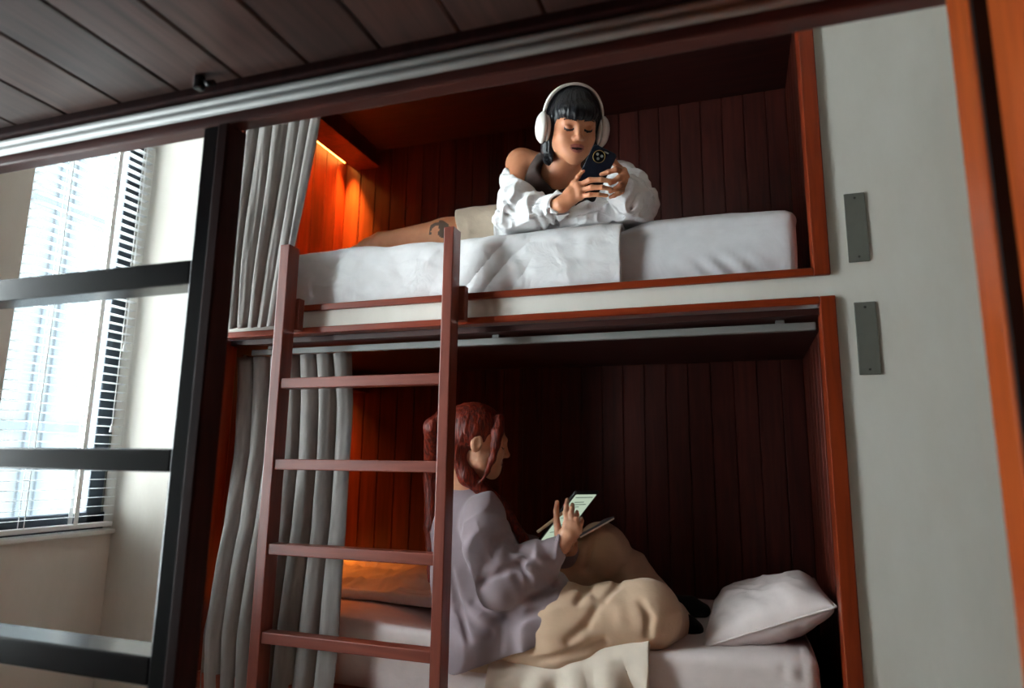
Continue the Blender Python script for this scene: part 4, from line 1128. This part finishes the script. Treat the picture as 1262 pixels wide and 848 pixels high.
# auburn hair gathered high at the back with a long tail
f = Field(h2-np.array((.26, .22, .62)), h2+np.array((.24, .24, .17)), .003)
f.add('ell', (0, .038, -.026), (.0830, .0905, .102), k=.01, fr=H2)
f.add('ell', (0, -.02, -.075), (.066, .075, .040), k=.02, fr=H2)
f.sub('box', (0, -.085, .085), (.085, .125, .070), .03, k=.01, fr=H2)
f.sub('ell', (0, -.05, .03), (.12, .062, .052), k=.01, fr=H2)
f.add('ell', (0, .070, -.118), (.028, .028, .030), k=.012, fr=H2)
T1 = [H2.w((0, .070, -.125)), H2.w((0, .02, -.160)), np.array(A(533, 590, 2.12)), np.array(A(532, 650, 2.11)), np.array(A(531, 715, 2.08))]
f.chain([tuple(p)+(r,) for p, r in zip(T1, (.026, .030, .030, .024, .010))], k=.015)
# loose strands: in front of the ear and over the far shoulder
f.chain([tuple(H2.w(p))+(r,) for p, r in (((-.045, .085, .048), .018), ((-.065, .045, .050), .018), ((-.072, .0, .050), .0145), ((-.068, -.045, .048), .011), ((-.062, -.085, .040), .0075), ((-.060, -.120, .030), .003))], k=.01)
f.chain([tuple(H2.w(p))+(r,) for p, r in (((.060, .055, .045), .012), ((.066, -.02, .046), .010), ((.060, -.10, .040), .008))], k=.01)
f.chain([tuple(H2.w((-.030, -.05, -.065)))+(.030,), tuple(H2.w((-.035, -.115, -.02)))+(.026,), tuple(A(620, 625, 2.10))+(.020,), tuple(A(645, 665, 2.07))+(.014,), tuple(A(656, 692, 2.06))+(.006,)], k=.02)
def str2(P):
    q = (P-H2.t)@H2.R; Q = np.stack([q[:, 0], q[:, 1]*.12, q[:, 2]*.6], 1); return .0014*vnoise(Q, 170, 1.0)+.0016*vnoise(Q, 330, 2.0)
f.noise(str2)
cut(f, 'hair', [M['hair_red']], w2, rl=1)
b = MB(); pts = [tuple(H2.w((.024*math.cos(a), .070+.024*math.sin(a), -.136+.010*math.sin(a)))) for a in np.linspace(0, 2*PI, 25)]; b.tube(pts, .007, 10, cap=False)
b.build('hair_tie', M['cushion'], w2)

# tablet
TL, TR, BL = np.array((-.4812, 2.04, -.0836)), np.array((-.4386, 2.185, -.0875)), np.array((-.6202, 2.075, -.2502))
tw_, th_ = np.linalg.norm(TR-TL), np.linalg.norm(BL-TL); Xv = (TR-TL)/tw_; Yv = (TL-BL)/th_; Zv = np.cross(Xv, Yv); Zv /= np.linalg.norm(Zv); Yv = np.cross(Zv, Xv)
TF = Frame((TR+BL)/2, Xv, Yv, Zv)
tb = empty('tablet', tuple((BL+TR)/2-Yv*.1), 'black tablet with a pale green lit screen propped on the seated woman\'s knee', 'tablet')
slab('case', TF, (0, 0), tw_/2, th_/2, .009, -.0075, 0, M['black'], tb, .0015)
M['screen'] = emit('tablet_screen_glow', lin(196, 214, 190), .42)
sc_ = slab('screen', TF, (0, 0), tw_/2-.009, th_/2-.012, .003, .0, .0006, M['screen'], tb)
M['ink'] = emit('screen_grey_writing', lin(120, 136, 124), .3)
for (x0_, x1_, y0_) in ((-.055, .055, .086), (-.04, .02, .066), (-.045, .045, .056), (-.05, .01, .046), (-.045, .03, .02), (-.05, .04, 0), (-.04, .02, -.03), (-.05, .0, -.06)):
    slab('text_line', TF, ((x0_+x1_)/2, y0_), (x1_-x0_)/2, .0016, .0008, .0006, .0009, M['ink'], sc_)
# stylus in the right hand
st = empty('stylus', A(663, 656, 2.0), 'cream stylus held over the tablet by the red-haired woman', 'stylus')
p0_, p1_ = np.array(A(662, 656, 1.992)), np.array(A(707, 622, 2.045)); dr = (p1_-p0_)
b = MB(); b.tube([tuple(p0_), tuple(p0_+dr*.02), tuple(p0_+dr*.88)], [.0040, .0048, .0048], 14); b.build('barrel', M['cream_pen'], st)
b = MB(); b.tube([tuple(p0_+dr*.88), tuple(p1_)], [.0046, .0010], 14); b.build('tip', M['paper'], st)
# folder lying between the tablet and the knee
c0, c1, c2 = np.array(A(757, 637, 2.22)), np.array(A(712, 662, 2.17)), np.array(A(745, 640, 2.36))
nz = np.cross(c0-c1, c2-c1); nz /= np.linalg.norm(nz); nz = nz if nz[2] > 0 else -nz
fo = empty('folder', tuple((c0+c1)/2), 'thin grey folder with a pale edge resting on the raised knee under the tablet', 'folder')
def quadslab(name, pts, n, t0, t1, mat, par):
    V = [p+n*t0 for p in pts]+[p+n*t1 for p in pts]
    return mesh_obj(name, V, [(3, 2, 1, 0), (4, 5, 6, 7), (0, 1, 5, 4), (1, 2, 6, 5), (2, 3, 7, 6), (3, 0, 4, 7)], mat, par)
q = [c1, c0, c0+(c2-c1)*.6, c2]
quadslab('cover', [c1, c0, c0+(c2-c0)*.9, c1+(c2-c0)*.9], nz, -.002, .002, M['folder'], fo)
quadslab('page_block', [c1+(c0-c1)*.05, c0-(c0-c1)*.02, c0+(c2-c0)*.86, c1+(c0-c1)*.05+(c2-c0)*.86], nz, -.0065, -.002, M['paper'], fo)
# ================================================================== camera, light, view
cam = bpy.data.cameras.new('camera'); co = bpy.data.objects.new('camera', cam); C.objects.link(co)
mw = Matrix(((R3[0], -D3[0], -F3[0], 0), (R3[1], -D3[1], -F3[1], 0), (R3[2], -D3[2], -F3[2], 0), (0, 0, 0, 1)))
co.matrix_world = mw
cam.sensor_width = 36.0; cam.lens = FPX/1262*36.0; cam.clip_start = .02; cam.clip_end = 200
cam.dof.use_dof = True; cam.dof.focus_distance = 2.0; cam.dof.aperture_fstop = 1.9
sc = bpy.context.scene; sc.camera = co
w = bpy.data.worlds.new('sky'); sc.world = w; w.use_nodes = True
bg = w.node_tree.nodes['Background']; bg.inputs[0].default_value = (.86, .97, 1.0, 1); bg.inputs[1].default_value = 15.0
def area(name, loc, direction, sx, sy, power, col, portal=False):
    l = bpy.data.lights.new(name, 'AREA'); l.shape = 'RECTANGLE'; l.size = sx; l.size_y = sy; l.energy = power; l.color = col
    o = bpy.data.objects.new(name, l); C.objects.link(o); o.location = loc
    o.rotation_euler = Vector(direction).to_track_quat('-Z', 'Y').to_euler()
    if portal: l.cycles.is_portal = True
    return o
for W in (W1, W2):
    area('window_portal', (WX-.21, (W[0]+W[1])/2, (W[2]+W[3])/2), (1, 0, 0), W[3]-W[2], W[1]-W[0], 1, (1, 1, 1), True)
# warm strip lights in the foot-end slots
for sz in (1.44, .315):
    sl = area('slot_light', (-1.803, 2.46, sz+.032), (0, 0, -1), .04, .44, 3.6 if sz > 1 else 1.9, (1, .20, .02)); sl.data.spread = math.radians(42 if sz > 1 else 125)
    cl_ = area('corner_light', (-1.795, 2.655, sz+.028), (.06, .14, -1), .035, .05, 2.8 if sz > 1 else .3, (1, .24, .02)); cl_.data.spread = math.radians(48)
vs = sc.view_settings; vs.view_transform = 'Standard'; vs.look = 'None'; vs.gamma = 1.0; vs.use_curve_mapping = False; vs.exposure = .95
sc.display_settings.display_device = 'sRGB'
cy = sc.cycles; cy.max_bounces = 8; cy.diffuse_bounces = 5; cy.glossy_bounces = 3; cy.transparent_max_bounces = 8
cy.use_denoising = True; cy.sample_clamp_indirect = 6.0
try: cy.denoiser = 'OPENIMAGEDENOISE'
except Exception: pass
